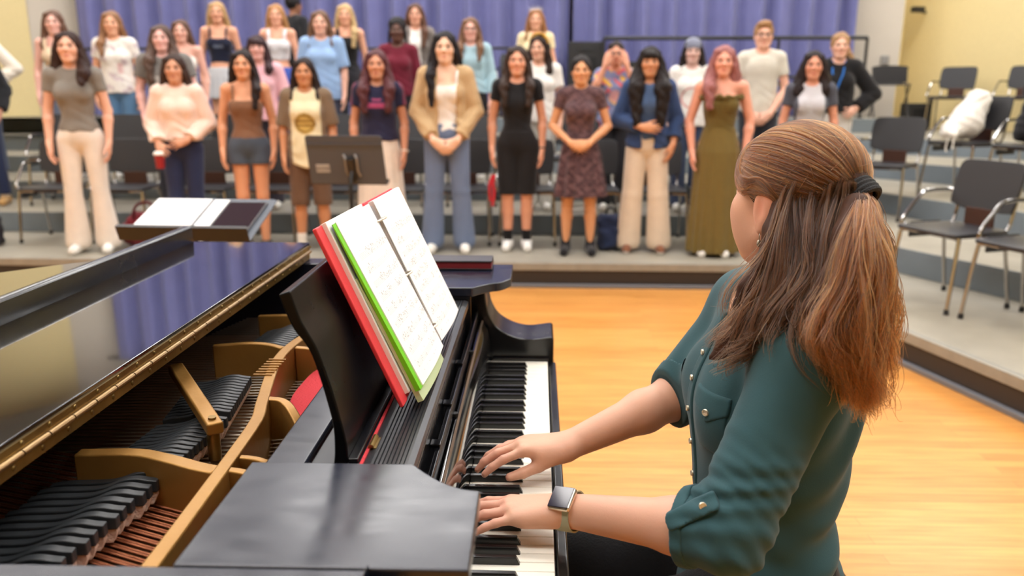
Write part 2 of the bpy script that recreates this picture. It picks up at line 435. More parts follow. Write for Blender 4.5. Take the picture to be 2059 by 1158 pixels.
M_WOOD = mat('piano_inner_wood', rgb(120, 72, 36), rough=.5, noise=.4, nscale=5, stretch=(1, 10, 10))
M_PINS = mat('tuning_pins', rgb(160, 148, 130), rough=.4, metal=.6, noise=.4, nscale=60)
PN = thing('grand_piano', 'black grand piano with folded front lid and open gold plate, beside the seated woman', 'piano', (-.9, 1.367, 0))
def pp(mb, name, m, parent=PN, **k):
    o = mb.build(name, m, None, **k)
    if parent is PN: wparent(o, PN)
    else: o.parent = parent
    return o
YN, YF = .60, 2.135
def outline(off=0):
    """plan of the case, counter-clockwise from the near front corner (front = +X)"""
    far = bez([(-.16, YF - off), (-.55, YF - off), (-.85, YF - off - .01), (-1.1, 2.02 - off), (-1.34, 1.80 - off), (-1.55, 1.60 - off), (-1.76, 1.48 - off), (-1.93, 1.32 - off * .6), (-2.0 + off, 1.10), (-1.98 + off, .86), (-1.86 + off * .7, .68 + off * .4), (-1.7, YN + off)], 5)
    return [(-.16, YN + off)] + far
# case rim
o_, i_ = outline(0), outline(.073)
m = MB(); n = len(o_)
vs = []; 
for z in (.60, .975):
    vs += [(x, y, z) for x, y in o_] + [(x, y, z) for x, y in i_]
fs = []
for k in range(1, n):
    j = (k + 1) % n
    fs += [(k, k + 2 * n, j + 2 * n, j), (k + n, j + n, j + 3 * n, k + 3 * n), (k + 2 * n, k + 3 * n, j + 3 * n, j + 2 * n), (k, j, j + n, k + n)]
fs += [(0, n, 3 * n, 2 * n), (1, 2 * n + 1, 3 * n + 1, n + 1)]   # the two ends beside the keyboard
m.add(vs, [tuple(f) for f in fs]); pp(m, 'case_rim', M_EBW, bevel=.004)
m = MB(); m.prism(i_, 'z', .755, .775); pp(m, 'soundboard', M_SOUND)
m = MB(); m.prism([(-.16, YN + .02), (-.16, YF - .02), (-.62, YF - .02), (-.62, YN + .02)], 'z', .60, .66); pp(m, 'bottom_board', M_WOOD)
# keybed, key slip, cheek arms
m = MB(); m.box((-.2, YN, .60), (.05, YF, .692)); pp(m, 'keybed', M_EB, bevel=.004)
m = MB(); m.box((.034, .74, .69), (.052, 1.995, .729)); pp(m, 'key_slip', M_EB, bevel=.004)
arm = [(.046, .60), (.046, .792)] + bez([(.040, .797), (-.02, .790), (-.066, .800), (-.104, .824), (-.124, .858), (-.132, .90), (-.135, .955)], 5) + [(-.36, .955), (-.36, .60)]
for y0, y1 in ((YN, .742), (1.994, YF)):
    m = MB(); m.prism(arm, 'y', y0, y1); pp(m, 'arm', M_EB, bevel=.004)
for y0, y1 in ((.742, .755), (1.980, 1.994)):
    m = MB(); m.box((-.115, y0, .69), (.033, y1, .742)); pp(m, 'cheek_block', M_EB, bevel=.003)
# flat side panels on the arms
def panel(y_in, y_nose, y_out, s):
    c = bez([(-.150, y_in), (-.132, y_in - s * .022), (-.108, y_in - s * .046), (-.085, y_in - s * .060), (-.063, y_nose)], 4)
    return [(-.352, y_out), (-.352, y_in)] + c + [(-.063, y_out)]
m = MB(); m.prism(panel(.897, .832, .674, 1), 'z', .953, .975); pp(m, 'side_panel', M_EBW, bevel=.003)
m = MB(); m.prism(panel(1.805, 1.903, 2.068, -1), 'z', .953, .975); pp(m, 'side_panel', M_EBW, bevel=.003)
for y0_, y1_, yi0, yi1 in ((.667, .897, .889, .896), (1.805, 2.068, 1.806, 1.813)):
    m = MB(); m.prism([(-.36, y0_), (-.352, y0_), (-.352, yi0), (-.155, yi0), (-.155, yi1), (-.36, yi1)] if y0_ < 1 else [(-.36, yi0), (-.155, yi0), (-.155, yi1), (-.352, yi1), (-.352, y1_), (-.36, y1_)], 'z', .86, .953); pp(m, 'panel_skirt', M_EB)
# keys
wk = .0235; y0 = 1.978 - 52 * wk
names = 'AB' + 'CDEFGAB' * 7 + 'C'
for k, nm in enumerate(names):
    y = y0 + k * wk; m = MB(); m.box((-.118, y + .0006, .713), (.030, y + wk - .0006, .735)); m.box((.012, y + .0016, .69), (.026, y + wk - .0016, .713))
    pp(m, 'white_key', M_IVORY, bevel=.0012)
offs_ = {'C': -.0026, 'D': .0026, 'F': -.0036, 'G': 0, 'A': .0036}
for k, nm in enumerate(names[:-1]):
    if nm in offs_:
        y = y0 + (k + 1) * wk + offs_[nm]; a, b = .0056, .0044
        m = MB(); vs = [(-.118, y - a, .73), (-.0195, y - a, .73), (-.0195, y + a, .73), (-.118, y + a, .73), (-.118, y - b, .7475), (-.0275, y - b, .7472), (-.0275, y + b, .7472), (-.118, y + b, .7475)]
        m.add(vs, [(0, 3, 2, 1), (4, 5, 6, 7), (0, 1, 5, 4), (1, 2, 6, 5), (2, 3, 7, 6), (3, 0, 4, 7)]); pp(m, 'black_key', M_KEYB, bevel=.0014)
# fallboard and the strips behind it
fb = [(-.1195, .7425), (-.117, .747), (-.119, .79), (-.126, .822), (-.138, .840), (-.146, .843), (-.158, .836), (-.158, .745)]
m = MB(); m.prism(fb, 'y', .757, 1.978); fall = pp(m, 'fallboard', M_EBP, bevel=.002)
m = MB(); m.box((-.1415, .757, .8425), (-.1375, 1.978, .8455)); pp(m, 'edge_felt', mat('brown_felt', rgb(112, 92, 76), rough=.9), fall)
for k in range(3):
    m = MB(); y = 1.0 + k * .36; m.cyl((-.1475, y, .842), (-.1475, y, .848), .006, n=12); pp(m, 'rubber_button', M_BLK, fall)
m = MB(); m.box((-.160, .76, .845), (-.150, 1.975, .872)); m.box((-.176, .76, .80), (-.168, 1.975, .90)); pp(m, 'fallboard_rail', M_EB, bevel=.003)
m = MB(); m.box((-.168, .76, .80), (-.160, 1.975, .83)); m.box((-.190, .76, .80), (-.176, 1.975, .918)); pp(m, 'key_strip', M_EBP, bevel=.002)
for y in (1.16, 1.33, 1.55):
    m = MB(); m.box((-.168, y, .872), (-.150, y + .022, .878)); pp(m, 'rail_bracket', M_EB, bevel=.002)
# music desk tray with fine ridges, hinge and red felt line
m = MB(); pr = [(-.296, .935), (-.296, .943)]
pr += [(-.226, .943), (-.218, .9455)]
for k in range(9):
    x = -.216 + k * .0056; pr += [(x, .9455), (x + .0032, .9455), (x + .0038, .9425), (x + .0052, .9425)]
pr += [(-.168, .9455), (-.160, .943), (-.160, .929)]
m.prism(pr, 'y', .90, 1.80); tray = pp(m, 'desk_tray', mat('tray_satin', rgb(40, 42, 46), rough=.33, spec=.6))
m = MB(); m.box((-.2312, .90, .9432), (-.2272, 1.80, .9456)); pp(m, 'felt_line', M_REDF, tray)
for y in (1.0, 1.66):
    m = MB(); m.cyl((-.2255, y, .947), (-.2255, y + .035, .947), .0042, n=10); m.box((-.2255, y, .9435), (-.218, y + .035, .9462)); pp(m, 'hinge', M_BRASS, tray)
# slide rail under the desk (left of it)
for y0, y1 in ((.897, 1.80),):
    m = MB(); m.box((-.352, y0, .932), (-.298, y1, .952)); pp(m, 'slide_rail', M_EBW, bevel=.004)
# music desk : S profile board
back = bez([(-.262, .945), (-.257, .965), (-.256, 1.007), (-.262, 1.047), (-.272, 1.093), (-.281, 1.117), (-.294, 1.136), (-.303, 1.160), (-.309, 1.181)], 4)
front = bez([(-.294, 1.186), (-.285, 1.152), (-.277, 1.134), (-.266, 1.109), (-.252, 1.054), (-.242, 1.0), (-.239, .975), (-.240, .945)], 4)
sc_ = lambda P: [(x * 1.032 - max(z - 1.0, 0) * .03, 1.42 - (1.42 - z) * 1.032) for x, z in P]
m = MB(); m.prism(sc_(back + front), 'y', .957, 1.80); M_DSK = mat('ebony_desk', rgb(9, 9, 11), rough=.25, spec=.2, rnoise=.1, nscale=12); desk = pp(m, 'music_desk', M_DSK, bevel=.003)
m = MB(); m.box((-.2475, .957, .943), (-.2335, 1.80, .951)); pp(m, 'desk_ledge', M_EB, bevel=.002)
# desk rest the binder stands on
# lid: main part, folded front flap, raised lip, brass hinge
lid = [(x, y + (-.02 if y < 1 else -.01)) for x, y in outline(0) if x < -.63]
lid = [(-.622, 2.125)] + lid + [(-.622, .578)]
m = MB(); m.prism(lid, 'z', .9765, .9975); mainlid = pp(m, 'main_lid', M_LIDP, bevel=.003)
m = MB(); m.box((-.966, .578, .9995), (-.622, 2.125, 1.0205)); flap = pp(m, 'front_lid', M_LIDP, bevel=.0015)
m = MB(); m.prism([(-.972, .9995), (-.972, 1.058), (-.966, 1.064), (-.95, 1.064), (-.944, 1.060), (-.942, 1.0205), (-.95, .9995)], 'y', .578, 2.125); pp(m, 'lip', M_EB, flap, bevel=.002)
m = MB(); m.box((-.6225, .59, .978), (-.6195, 2.11, .9965)); m.box((-.6225, .59, 1.0005), (-.6195, 2.11, 1.0135)); hinge = pp(m, 'piano_hinge', M_BRASS)
m = MB(); ny = 28
for k in range(ny):
    a = .59 + (1.52) * k / ny; m.cyl((-.6165, a + .0012, .9985), (-.6165, a + 1.52 / ny - .0012, .9985), .0042, n=10)
pp(m, 'hinge_barrel', mat('brass_barrel', rgb(166, 138, 98), rough=.32, metal=.9), hinge)
for k in range(27):
    y = .62 + k * .057
    for z in (.986, 1.0085):
        m = MB(); m.sphere((-.6193, y + (.02 if z > 1 else 0), z), (.0016, .004, .004), 8, 5); pp(m, 'screw', M_BRASS, hinge)
# cast plate: long bar along the keyboard, cross ribs, rim flange
def ribbon(path, w, z0f, name, parent=None, side=None, mm=M_GOLD):
    """bar of width w following a plan path with its top at given z, bottom at z0f"""
    m = MB(); P = [Vector(p) for p in path]; n = len(P); L_, R_ = [], []
    for i, p in enumerate(P):
        t = (P[min(i + 1, n - 1)] - P[max(i - 1, 0)]); t.z = 0; t.normalize(); nn = Vector((-t.y, t.x, 0)); ww = w[i] if hasattr(w, '__len__') else w
        L_.append(p + nn * ww / 2); R_.append(p - nn * ww / 2)
    vs = []; fs = []
    for a, b in zip(L_, R_): vs += [a, b, Vector((b.x, b.y, z0f)), Vector((a.x, a.y, z0f))]
    for i in range(n - 1):
        for k in range(4):
            l = (k + 1) % 4; fs.append((i * 4 + k, (i + 1) * 4 + k, (i + 1) * 4 + l, i * 4 + l))
    fs += [(0, 1, 2, 3), ((n - 1) * 4 + 3, (n - 1) * 4 + 2, (n - 1) * 4 + 1, (n - 1) * 4)]
    m.add(vs, fs); return pp(m, name, mm, parent or PN, bevel=.003)
plate = MB(); plate.prism([(-.36, .668), (-.36, 2.066), (-.665, 2.066), (-.665, .668)], 'z', .776, .782)
plate.mi = [0] * len(plate.f); plate = pp(plate, 'cast_plate', mat('plate_web', rgb(104, 68, 36), rough=.5, noise=.4, nscale=8))
barp = bez([(-.418, .668, .921), (-.418, .755, .921), (-.428, .98, .921), (-.438, 1.145, .921), (-.455, 1.225, .921), (-.487, 1.375, .922), (-.500, 1.47, .921), (-.500, 1.56, .918), (-.490, 1.65, .914), (-.470, 1.80, .91), (-.465, 2.066, .906)], 5)
ribbon(barp, .021, .782, 'plate_bar', plate)
def rib(path, w, name='plate_rib', zb=.80): ribbon(bez(path, 5), w, zb, name, plate)
rib([(-.66, 1.036, .917), (-.577, 1.038, .918), (-.52, 1.020, .918), (-.47, .998, .918), (-.436, .985, .919)], .024)
rib([(-.425, .988, .919), (-.40, .985, .917), (-.362, .980, .908)], .014)
rib([(-.436, 1.03, .918), (-.40, 1.032, .914), (-.378, 1.027, .908), (-.36, 1.012, .896)], .012)
rib([(-.452, 1.245, .92), (-.425, 1.242, .917), (-.40, 1.215, .908), (-.375, 1.18, .885), (-.358, 1.14, .85)], .016)
rib([(-.665, 1.54, .915), (-.60, 1.552, .917), (-.555, 1.548, .917), (-.515, 1.525, .917)], .014)
rib([(-.49, 1.53, .917), (-.46, 1.53, .914), (-.40, 1.53, .90), (-.36, 1.52, .88)], .014)
rib([(-.66, 1.80, .905), (-.56, 1.80, .908), (-.48, 1.80, .908)], .014)
m = MB()
for k in range(7): m.box((-.5115, 1.345 + k * .014, .9205), (-.478, 1.349 + k * .014, .924), Matrix.Rotation(0, 4, 'Z'))
pp(m, 'bar_number_ridges', M_GOLD, plate)
# lid-prop bar with a screw at its end
m = MB(); a = Vector((-.500, 1.138, .912)); d = Vector((-.66, 1.36, .930)) - a; L_ = d.length
M4 = Matrix.Translation(a) @ d.to_track_quat('Y', 'Z').to_matrix().to_4x4()
m.box((-.013, -.004, -.012), (.013, L_, .009), M4); prop = pp(m, 'brace_bar', M_GOLD, bevel=.004)
m = MB(); m.cyl(M4 @ Vector((0, .014, .008)), M4 @ Vector((0, .014, .0125)), .0062, n=14); m.cyl(M4 @ Vector((0, .014, -.06)), M4 @ Vector((0, .014, -.01)), .010, n=12); pp(m, 'screw', M_BRASS, prop)
# strings
m = MB()
for k in range(27):
    y = .70 + k * .0135
    for dy in (0, .0045):
        m.tube([(-.375, y + dy - .02, .846), (-.65, y + dy + .085, .846), (-1.62, y + dy + .45 if False else min(y + dy + .36, 1.5), .846)], .0019, 6)
pp(m, 'bass_strings', M_COPPER); bs = bpy.data.objects['bass_strings']; bs['kind'] = 'stuff'
m = MB()
for k in range(62):
    y = 1.075 + k * .0152
    for dy in (0, .003): m.tube([(-.264, y + dy, .8655), (-.345, y + dy, .8655), (-.37, y + dy, .858), (-.47, y + dy, .846), (-1.0 + k * .004, y + dy - .03, .846)], .0008, 5)
pp(m, 'treble_strings', M_STEEL)['kind'] = 'stuff'
# tuning pin field (one part, nobody could count the pins) and felts beside it
m = MB()
for k in range(88):
    y = .70 + k * .0153
    for r in range(2):
        x = -.372 - .017 * r - (k % 3) * .009; m.cyl((x, y, .79), (x, y, .872 - .01 * (y < 1.02)), .0028, n=6)
pp(m, 'tuning_pins', M_PINS)['kind'] = 'stuff'
m = MB(); m.box((-.425, 1.05, .80), (-.362, 2.05, .846)); pp(m, 'pin_block', M_PINS, bevel=.003)
m = MB(); m.box((-.345, .90, .84), (-.262, 1.80, .864)); pp(m, 'red_felt_strip', M_REDF)
m = MB(); m.prism(bez([(-.43, 1.30), (-.452, 1.36), (-.455, 1.44), (-.448, 1.52), (-.42, 1.52), (-.36, 1.52), (-.355, 1.40), (-.36, 1.27), (-.39, 1.26)], 4), 'z', .846, .872); pp(m, 'red_felt_pad', M_REDF, bevel=.004)
# dampers: black wave-topped heads over cream felts
def damper(x, y, z, L, w, ang, first={}):
    key = (round(L, 3), round(w, 4))
    if key not in first:
        top = bez([(0, .017), (-.012, .0185), (-.028, .0215), (-.046, .0195), (-.066, .0115), (-.088, .0075), (-L * .85, .0075), (-L, .004)], 4)
        m = MB(); m.prism([(0, 0), (0, .017)] + top[1:] + [(-L, -.004), (-.06, -.004), (-.03, 0)], 'y', -w / 2, w / 2)
        d = m.build('damper', M_DAMP, PN, world=False, bevel=.0018, ang=50)
        m = MB(); m.prism([(-.002, -.0005), (-.034, -.0005), (-.034, -.006), (-.028, -.019), (-.008, -.019), (-.002, -.006)], 'y', -w * .38, w * .38); f = m.build('damper_felt', M_PINKF, d, world=False)
        first[key] = d
    else: d = copy_tree(first[key], PN)
    d.parent = PN; d.location = Vector((x, y, z)) - Vector(PN.location); d.rotation_euler = (0, 0, ang); return d
for k in range(17):                      # bass section
    y = .718 + k * .0195; damper(-.5655 + .0022 * k + (0, .004, .001)[k % 3], y, .869 + .0002 * k, .165, .0128, .10)
for k in range(11):                      # tenor, near group behind the cross rib
    y = 1.085 + k * .0145; damper(-.528 + .001 * k, y, .872, .12, .0105, .10)
for k in range(13):                      # further groups
    y = 1.255 + k * .0138; damper(-.521 - (.002 * k), y, .874, .115, .0098, .08)
for k in range(16):
    y = 1.56 + k * .0138; damper(-.545 + .001 * k, y, .872, .10, .0096, .05)
# legs, lyre, pedals
def leg(x, y):
    m = MB(); m.box((x - .055, y - .055, .10), (x + .055, y + .055, .60)); m.box((x - .07, y - .07, .48), (x + .07, y + .07, .60)); l = pp(m, 'leg', M_EB, bevel=.008)
    m = MB(); m.cyl((x, y, .05), (x, y, .10), .02); m.tube([(x + .03 * 0, y - .014, .042), (x, y + .014, .042)], .042, 18); pp(m, 'caster', M_BRASS, l)
leg(-.12, .72); leg(-.12, 2.02); leg(-1.75, 1.05)
m = MB(); m.box((-.26, 1.24, .12), (-.22, 1.26, .60)); m.box((-.26, 1.48, .12), (-.22, 1.50, .60)); m.box((-.30, 1.22, .06), (-.18, 1.52, .13)); pp(m, 'pedal_lyre', M_EB, bevel=.005)
for y in (1.30, 1.37, 1.44):
    m = MB(); m.box((-.19, y - .014, .075), (-.09, y + .014, .087)); pp(m, 'pedal', M_BRASS, bevel=.004)

# ------------------------------------------------------------------ binder on the desk
M_RED = mat('binder_red', rgb(232, 62, 72), rough=.38, bump=.05, bscale=200)
def page_mat():
    m = bpy.data.materials.new('printed_score'); m.use_nodes = True; nt = m.node_tree; N = nt.nodes; L = nt.links; b = N['Principled BSDF']; b.inputs['Roughness'].default_value = .75
    tc = N.new('ShaderNodeTexCoord'); sp = N.new('ShaderNodeSeparateXYZ'); L.new(tc.outputs['Object'], sp.inputs[0])
    def math_(op, a, b_=None):
        n = N.new('ShaderNodeMath'); n.operation = op
        for i, v in enumerate((a, b_)):
            if v is None: continue
            if isinstance(v, (int, float)): n.inputs[i].default_value = v
            else: L.new(v, n.inputs[i])
        return n.outputs[0]
    x, y = sp.outputs['X'], sp.outputs['Y']
    rows = math_('MULTIPLY', y, 1 / .0235); fr = math_('FRACT', rows)
    st = math_('FRACT', math_('MULTIPLY', fr, 11)); line = math_('LESS_THAN', st, .16)
    band = math_('LESS_THAN', fr, .455); inx = math_('MULTIPLY', math_('GREATER_THAN', x, .018), math_('LESS_THAN', x, .198))
    iny = math_('MULTIPLY', math_('GREATER_THAN', y, .012), math_('LESS_THAN', y, .235))
    ink1 = math_('MULTIPLY', line, band)
    v = N.new('ShaderNodeTexVoronoi'); v.inputs['Scale'].default_value = 230; L.new(tc.outputs['Object'], v.inputs['Vector'])
    n2 = N.new('ShaderNodeTexNoise'); n2.inputs['Scale'].default_value = 45; L.new(tc.outputs['Object'], n2.inputs['Vector'])
    dots = math_('MULTIPLY', math_('LESS_THAN', v.outputs['Distance'], .36), math_('GREATER_THAN', n2.outputs['Fac'], .50))
    ink2 = math_('MULTIPLY', dots, math_('LESS_THAN', fr, .62))
    ink = math_('MULTIPLY', math_('MULTIPLY', math_('MAXIMUM', math_('MULTIPLY', ink1, .36), math_('MULTIPLY', ink2, .48)), inx), iny)
    mx = N.new('ShaderNodeMix'); mx.data_type = 'RGBA'; L.new(ink, mx.inputs['Factor']); mx.inputs['A'].default_value = (*rgb(250, 249, 248), 1); mx.inputs['B'].default_value = (*rgb(52, 54, 66), 1)
    L.new(mx.outputs['Result'], b.inputs['Base Color']); return m
M_SCORE = page_mat(); M_PAPER = mat('plain_paper', rgb(248, 247, 246), rough=.8)
M_GREEN = mat('folder_green', rgb(120, 214, 36), rough=.4); M_SLEEVE = mat('sleeve_pale_green', rgb(206, 224, 178), rough=.3); M_BLUE = mat('folder_blue', rgb(52, 66, 130), rough=.4); M_YTAB = mat('tab_yellow', rgb(240, 226, 40), rough=.5); M_BTAB = mat('tab_blue', rgb(70, 120, 210), rough=.5)
# local frame: x along +Y (away), y up the lean, z out of the page (towards the player)
BO = Vector((-.2025, 1.110, .961)); upv = Vector((-.405, .017, .914)).normalized(); xv = Vector((.045, .999, 0.0)).normalized(); xv = (xv - upv * xv.dot(upv)).normalized(); zv = xv.cross(upv)
MBn = Matrix(((xv.x, upv.x, zv.x), (xv.y, upv.y, zv.y), (xv.z, upv.z, zv.z)))
binder = thing('ring_binder', 'open red ring binder of sheet music leaning on the piano music desk', 'binder', BO)
binder.rotation_euler = MBn.to_euler()
def bl(mb, name, m, parent=binder, **k):
    o = mb.build(name, m, parent, world=False, **k); return o
Hb = .293
m = MB(); m.box((0, 0, .0005), (.226, Hb, .0040)); m.box((.226, 0, .0), (.268, Hb, .0035)); m.box((.268, 0, .0005), (.495, Hb, .0040)); bl(m, 'cover', M_RED, bevel=.0015)
m = MB(); m.box((-.004, .0, .0), (.026, Hb, .0068)); bl(m, 'cover_flap', M_RED, bevel=.002)
def sheets(x0, x1, y0, y1, z0, z1, mm, name, curl=0, fan=0):
    """block of paper with a soft roll towards the spine"""
    m = MB(); nx = 10; vs = []
    for s in (0, 1):
        for j in range(2):
            for i in range(nx + 1):
                t = i / nx; x = x0 + (x1 - x0) * t; y = (y0, y1)[j]; z = (z0 if s == 0 else z1) + curl * sin(pi * t) * (.4 if s == 0 else 1) + fan * (1 - j) * (1 if s else .3)
                vs.append((x, y, z))
    w = nx + 1; fs = []
    for i in range(nx):
        fs += [(i, i + w, i + w + 1, i + 1), (2 * w + i, 2 * w + i + 1, 3 * w + i + 1, 3 * w + i), (i, i + 1, 2 * w + i + 1, 2 * w + i), (w + i, 3 * w + i, 3 * w + i + 1, w + i + 1)]
    fs += [(0, 2 * w, 3 * w, w), (nx, w + nx, 3 * w + nx, 2 * w + nx)]
    m.add(vs, fs); return bl(m, name, mm)
sheets(.024, .226, .010, .294, .0045, .0135, M_PAPER, 'paper_stack', .003)
sheets(.030, .226, -.012, .200, .0140, .0165, M_SLEEVE, 'plastic_sleeve', .004, .010)
sheets(.034, .226, .10, .286, .0170, .0182, M_BLUE, 'blue_divider', .004)
sheets(.028, .226, .006, .287, .0190, .0205, M_GREEN, 'green_folder', .004, .010)
pl = sheets(.0, .196, .0, .281, .0, .0008, M_SCORE, 'score_page', .004, .011); pl.location = (.040, .008, .0215)
sheets(.274, .486, .012, .290, .010, .019, M_PAPER, 'paper_stack', .004)
pr_ = sheets(.0, .212, .0, .279, .0, .0008, M_SCORE, 'score_page', .005, .004); pr_.location = (.272, .010, .020)
m = MB(); m.box((.480, .10, .006), (.503, .165, .0078)); bl(m, 'yellow_tab', M_YTAB)
m = MB(); m.box((.480, .205, .006), (.500, .262, .0078)); bl(m, 'blue_tab', M_BTAB)
m = MB(); m.box((.230, .012, .004), (.270, .284, .0165)); bl(m, 'ring_bar', mat('ring_bar_grey', rgb(140, 139, 144), rough=.4), bevel=.003)
for y in (.045, .150, .255):
    m = MB(); m.tube([(.250 + .0215 * cos(a), y, .014 + .021 * sin(a)) for a in np.linspace(-.5, pi + .5, 16)], .0018, 8); bl(m, 'ring', mat('ring_cream', rgb(226, 218, 200), rough=.3, metal=.3))
# red-edged book lying on the far side panel
bk = thing('book', 'thick black book with dark red page edges lying on the far end of the piano', 'book', (-.20, 2.03, .975))
m = MB(); m.box((-.305, 1.990, .9768), (-.115, 2.065, .980)); m.box((-.305, 1.990, .996), (-.115, 2.065, 1.0)); m.box((-.305, 2.060, .980), (-.115, 2.065, .996)); o = m.build('cover', mat('book_cover_black', rgb(46, 44, 50), rough=.4), bk, bevel=.001)
m = MB(); m.box((-.303, 1.992, .980), (-.117, 2.060, .996)); m.build('page_block', mat('page_edge_red', rgb(120, 22, 34), rough=.6), bk)
# ------------------------------------------------------------------ body building blocks shared by everyone
def nrm(v): v = np.array(v, float); return v / np.linalg.norm(v)
def rotv(v, axis, a):
    axis = nrm(axis); return v * cos(a) + np.cross(axis, v) * sin(a) + axis * (axis @ v) * (1 - cos(a))
def hand(S, W, f, up, s, sc=1.0, curls=None, spread=.10, thumb=(.55, .55, -.25), k=.006, fat=1.0, tbend=.25):
    """hand as smooth-joined cones: wrist W, finger direction f, back-of-hand normal up, s = thumb side"""
    W = np.array(W, float); f = nrm(f); up = np.array(up, float); up = nrm(up - f * (f @ up)); sgn = 1 if np.cross(f, up) @ np.array(s) > 0 else -1
    s = np.cross(f, up) * sgn; L = lambda a, b, c=0: W + (f * a + s * b + up * c) * sc
    roots = [(.084, .027, .002), (.088, .009, .005), (.083, -.009, .003), (.074, -.026, -.001)]
    lens = [(.040, .024, .018), (.044, .027, .019), (.040, .025, .018), (.031, .018, .016)]
    curls = curls or [(.25, .35, .25)] * 4
    for i, r in enumerate(roots):
        S.u(cap(L(0, r[1] * .55, 0), L(*r), .0165 * sc * fat, .0112 * sc * fat), .016 * sc)
    S.u(cap(L(.012, .016, -.006), L(.055, .030, -.008), .0165 * sc, .012 * sc), .014 * sc)
    S.u(cap(L(.02, -.018, -.004), L(.06, -.026, -.004), .014 * sc, .011 * sc), .014 * sc)
    for i, (r, ln) in enumerate(zip(roots, lens)):
        p = L(*r); d = rotv(f, up, (1.5 - i) * spread * sgn * -1 if False else 0); d = nrm(f + s * (1.5 - i) * spread); ax = np.cross(d, up)
        rad = [.0092, .0084, .0077, .0064] if i < 3 else [.0082, .0073, .0067, .0056]
        for j in range(3):
            d = rotv(d, ax, -curls[i][j]); q = p + d * ln[j] * sc
            S.u(cap(p, q, rad[j] * sc * fat, rad[j + 1] * sc * fat), k * sc if j == 0 else .003 * sc); p = q
    d = nrm(f * thumb[0] + s * thumb[1] + up * thumb[2]); p = L(.022, .022, -.008); q = p + d * .040 * sc
    S.u(cap(p, q, .0140 * sc, .0112 * sc), .012 * sc); d = nrm(d * (1 - tbend) + f * tbend); p, q = q, q + d * .032 * sc
    S.u(cap(p, q, .0106 * sc, .0098 * sc), .004 * sc); d = nrm(d * (1 - tbend) + f * tbend); p, q = q, q + d * .024 * sc
    S.u(cap(p, q, .0098 * sc, .0078 * sc), .003 * sc)

class Head:
    """local frame: face towards -y, z up; R columns = local axes in the body's space"""
    def __init__(s, c, yaw=0, pitch=0, roll=0, sc=1.0):
        s.c = np.array(c, float); s.sc = sc
        s.R = np.array((Matrix.Rotation(yaw, 3, 'Z') @ Matrix.Rotation(pitch, 3, 'X') @ Matrix.Rotation(roll, 3, 'Y')))
    def w(s, x, y, z): return s.c + s.R @ (np.array((x, y, z), float) * s.sc)
    def loc(s, P): return (P - s.c.astype(F32)) @ s.R.astype(F32) / s.sc
    def E(s, c, r): return ell(s.w(*c), np.array(r) * s.sc, s.R)
    def C(s, a, b, ra, rb=None): return cap(s.w(*a), s.w(*b), ra * s.sc, (ra if rb is None else rb) * s.sc)
    def add(s, S, jaw=1.0, k0=.04, sk=.086):
        k = s.sc
        S.u(s.E((0, .016, .034), (.073, .092, sk)), k0)
        S.u(s.E((0, -.020, -.030), (.054 * jaw, .066, .078)), .035 * k); S.u(s.E((0, -.060, -.088), (.022 * jaw, .022, .020)), .024 * k)
        for q in (-1, 1):
            S.u(s.C((q * .047 * jaw, -.005, -.052), (q * .018 * jaw, -.058, -.090), .014, .015), .03 * k)
            S.u(s.E((q * .036, -.054, -.020), (.026, .024, .024)), .03 * k)
            S.u(s.C((q * .012, -.083, .026), (q * .046, -.068, .024), .010, .009), .016 * k)
            S.cut(s.E((q * .031, -.092, .006), (.017, .013, .010)), .012 * k)
            S.u(s.E((q * .031, -.0725, .004), (.013, .012, .0105)), .003 * k)
            S.u(s.E((q * .074, .014, -.004), (.009, .020, .031)), .006 * k); S.cut(s.E((q * .083, .010, .002), (.006, .010, .016)), .006 * k)
        S.u(s.C((0, -.082, .016), (0, -.103, -.022), .008, .0115), .014 * k)
        for q in (-1, 1): S.u(s.E((q * .011, -.094, -.027), (.009, .011, .008)), .008 * k)
        S.u(s.C((-.016, -.0825, -.0555), (.016, -.0825, -.0555), .0065, .0065), .007 * k); S.u(s.C((-.013, -.0825, -.0660), (.013, -.0825, -.0660), .0075, .0075), .007 * k)
        S.cut(s.C((-.019, -.0925, -.0605), (.019, -.0925, -.0605), .0024), .003 * k)
    def face_col(s, P, col, skin, lip, brow, cheek=.25):
        q = s.loc(P); x, y, z = np.abs(q[:, 0]), q[:, 1], q[:, 2]; fr = y < -.045
        def bl(m, c):
            m = np.clip(m, 0, 1)[:, None]; col[:] = col * (1 - m) + np.array(c) * m
        ck = np.exp(-(((x - .038) / .02) ** 2 + ((z + .026) / .02) ** 2)) * fr; bl(ck * cheek, np.array(skin) * np.array((1.0, .62, .58)))
        bl(np.exp(-((x / .0195) ** 4 + ((z + .0608) / (.0115 - .22 * x)) ** 4)) * (y < -.06) * .65, lip); bl(np.exp(-((x / .017) ** 4 + ((z + .0605) / .0020) ** 2)) * (y < -.06) * .5, np.array(lip) * .3)
        bl(np.exp(-(((x - .031) / .017) ** 4 + ((z - .0265 - .004 * (1 - ((x - .031) / .02) ** 2)) / .0050) ** 4)) * fr * .95, brow)
        eye = np.exp(-(((x - .031) / .0145) ** 4 + ((z - .004) / .0072) ** 4)) * fr
        bl(eye * .8, (.45, .40, .37)); iris = np.exp(-(((x - .031) / .0085) ** 4 + ((z - .004) / .0075) ** 4)) * fr; bl(iris, (.03, .018, .012))
        lid = np.exp(-(((x - .031) / .018) ** 4 + ((z - .0118) / .0042) ** 4)) * fr; bl(lid * .95, np.array(brow) * .6)

M_SKIN = mat('skin', (.8, .5, .4), rough=.48, spec=.4, attr=True, sss=.06, noise=.06, nscale=30, bump=.03, bscale=300)
M_SKINF = mat('skin_choir', (.8, .5, .4), rough=.5, spec=.4, attr=True)
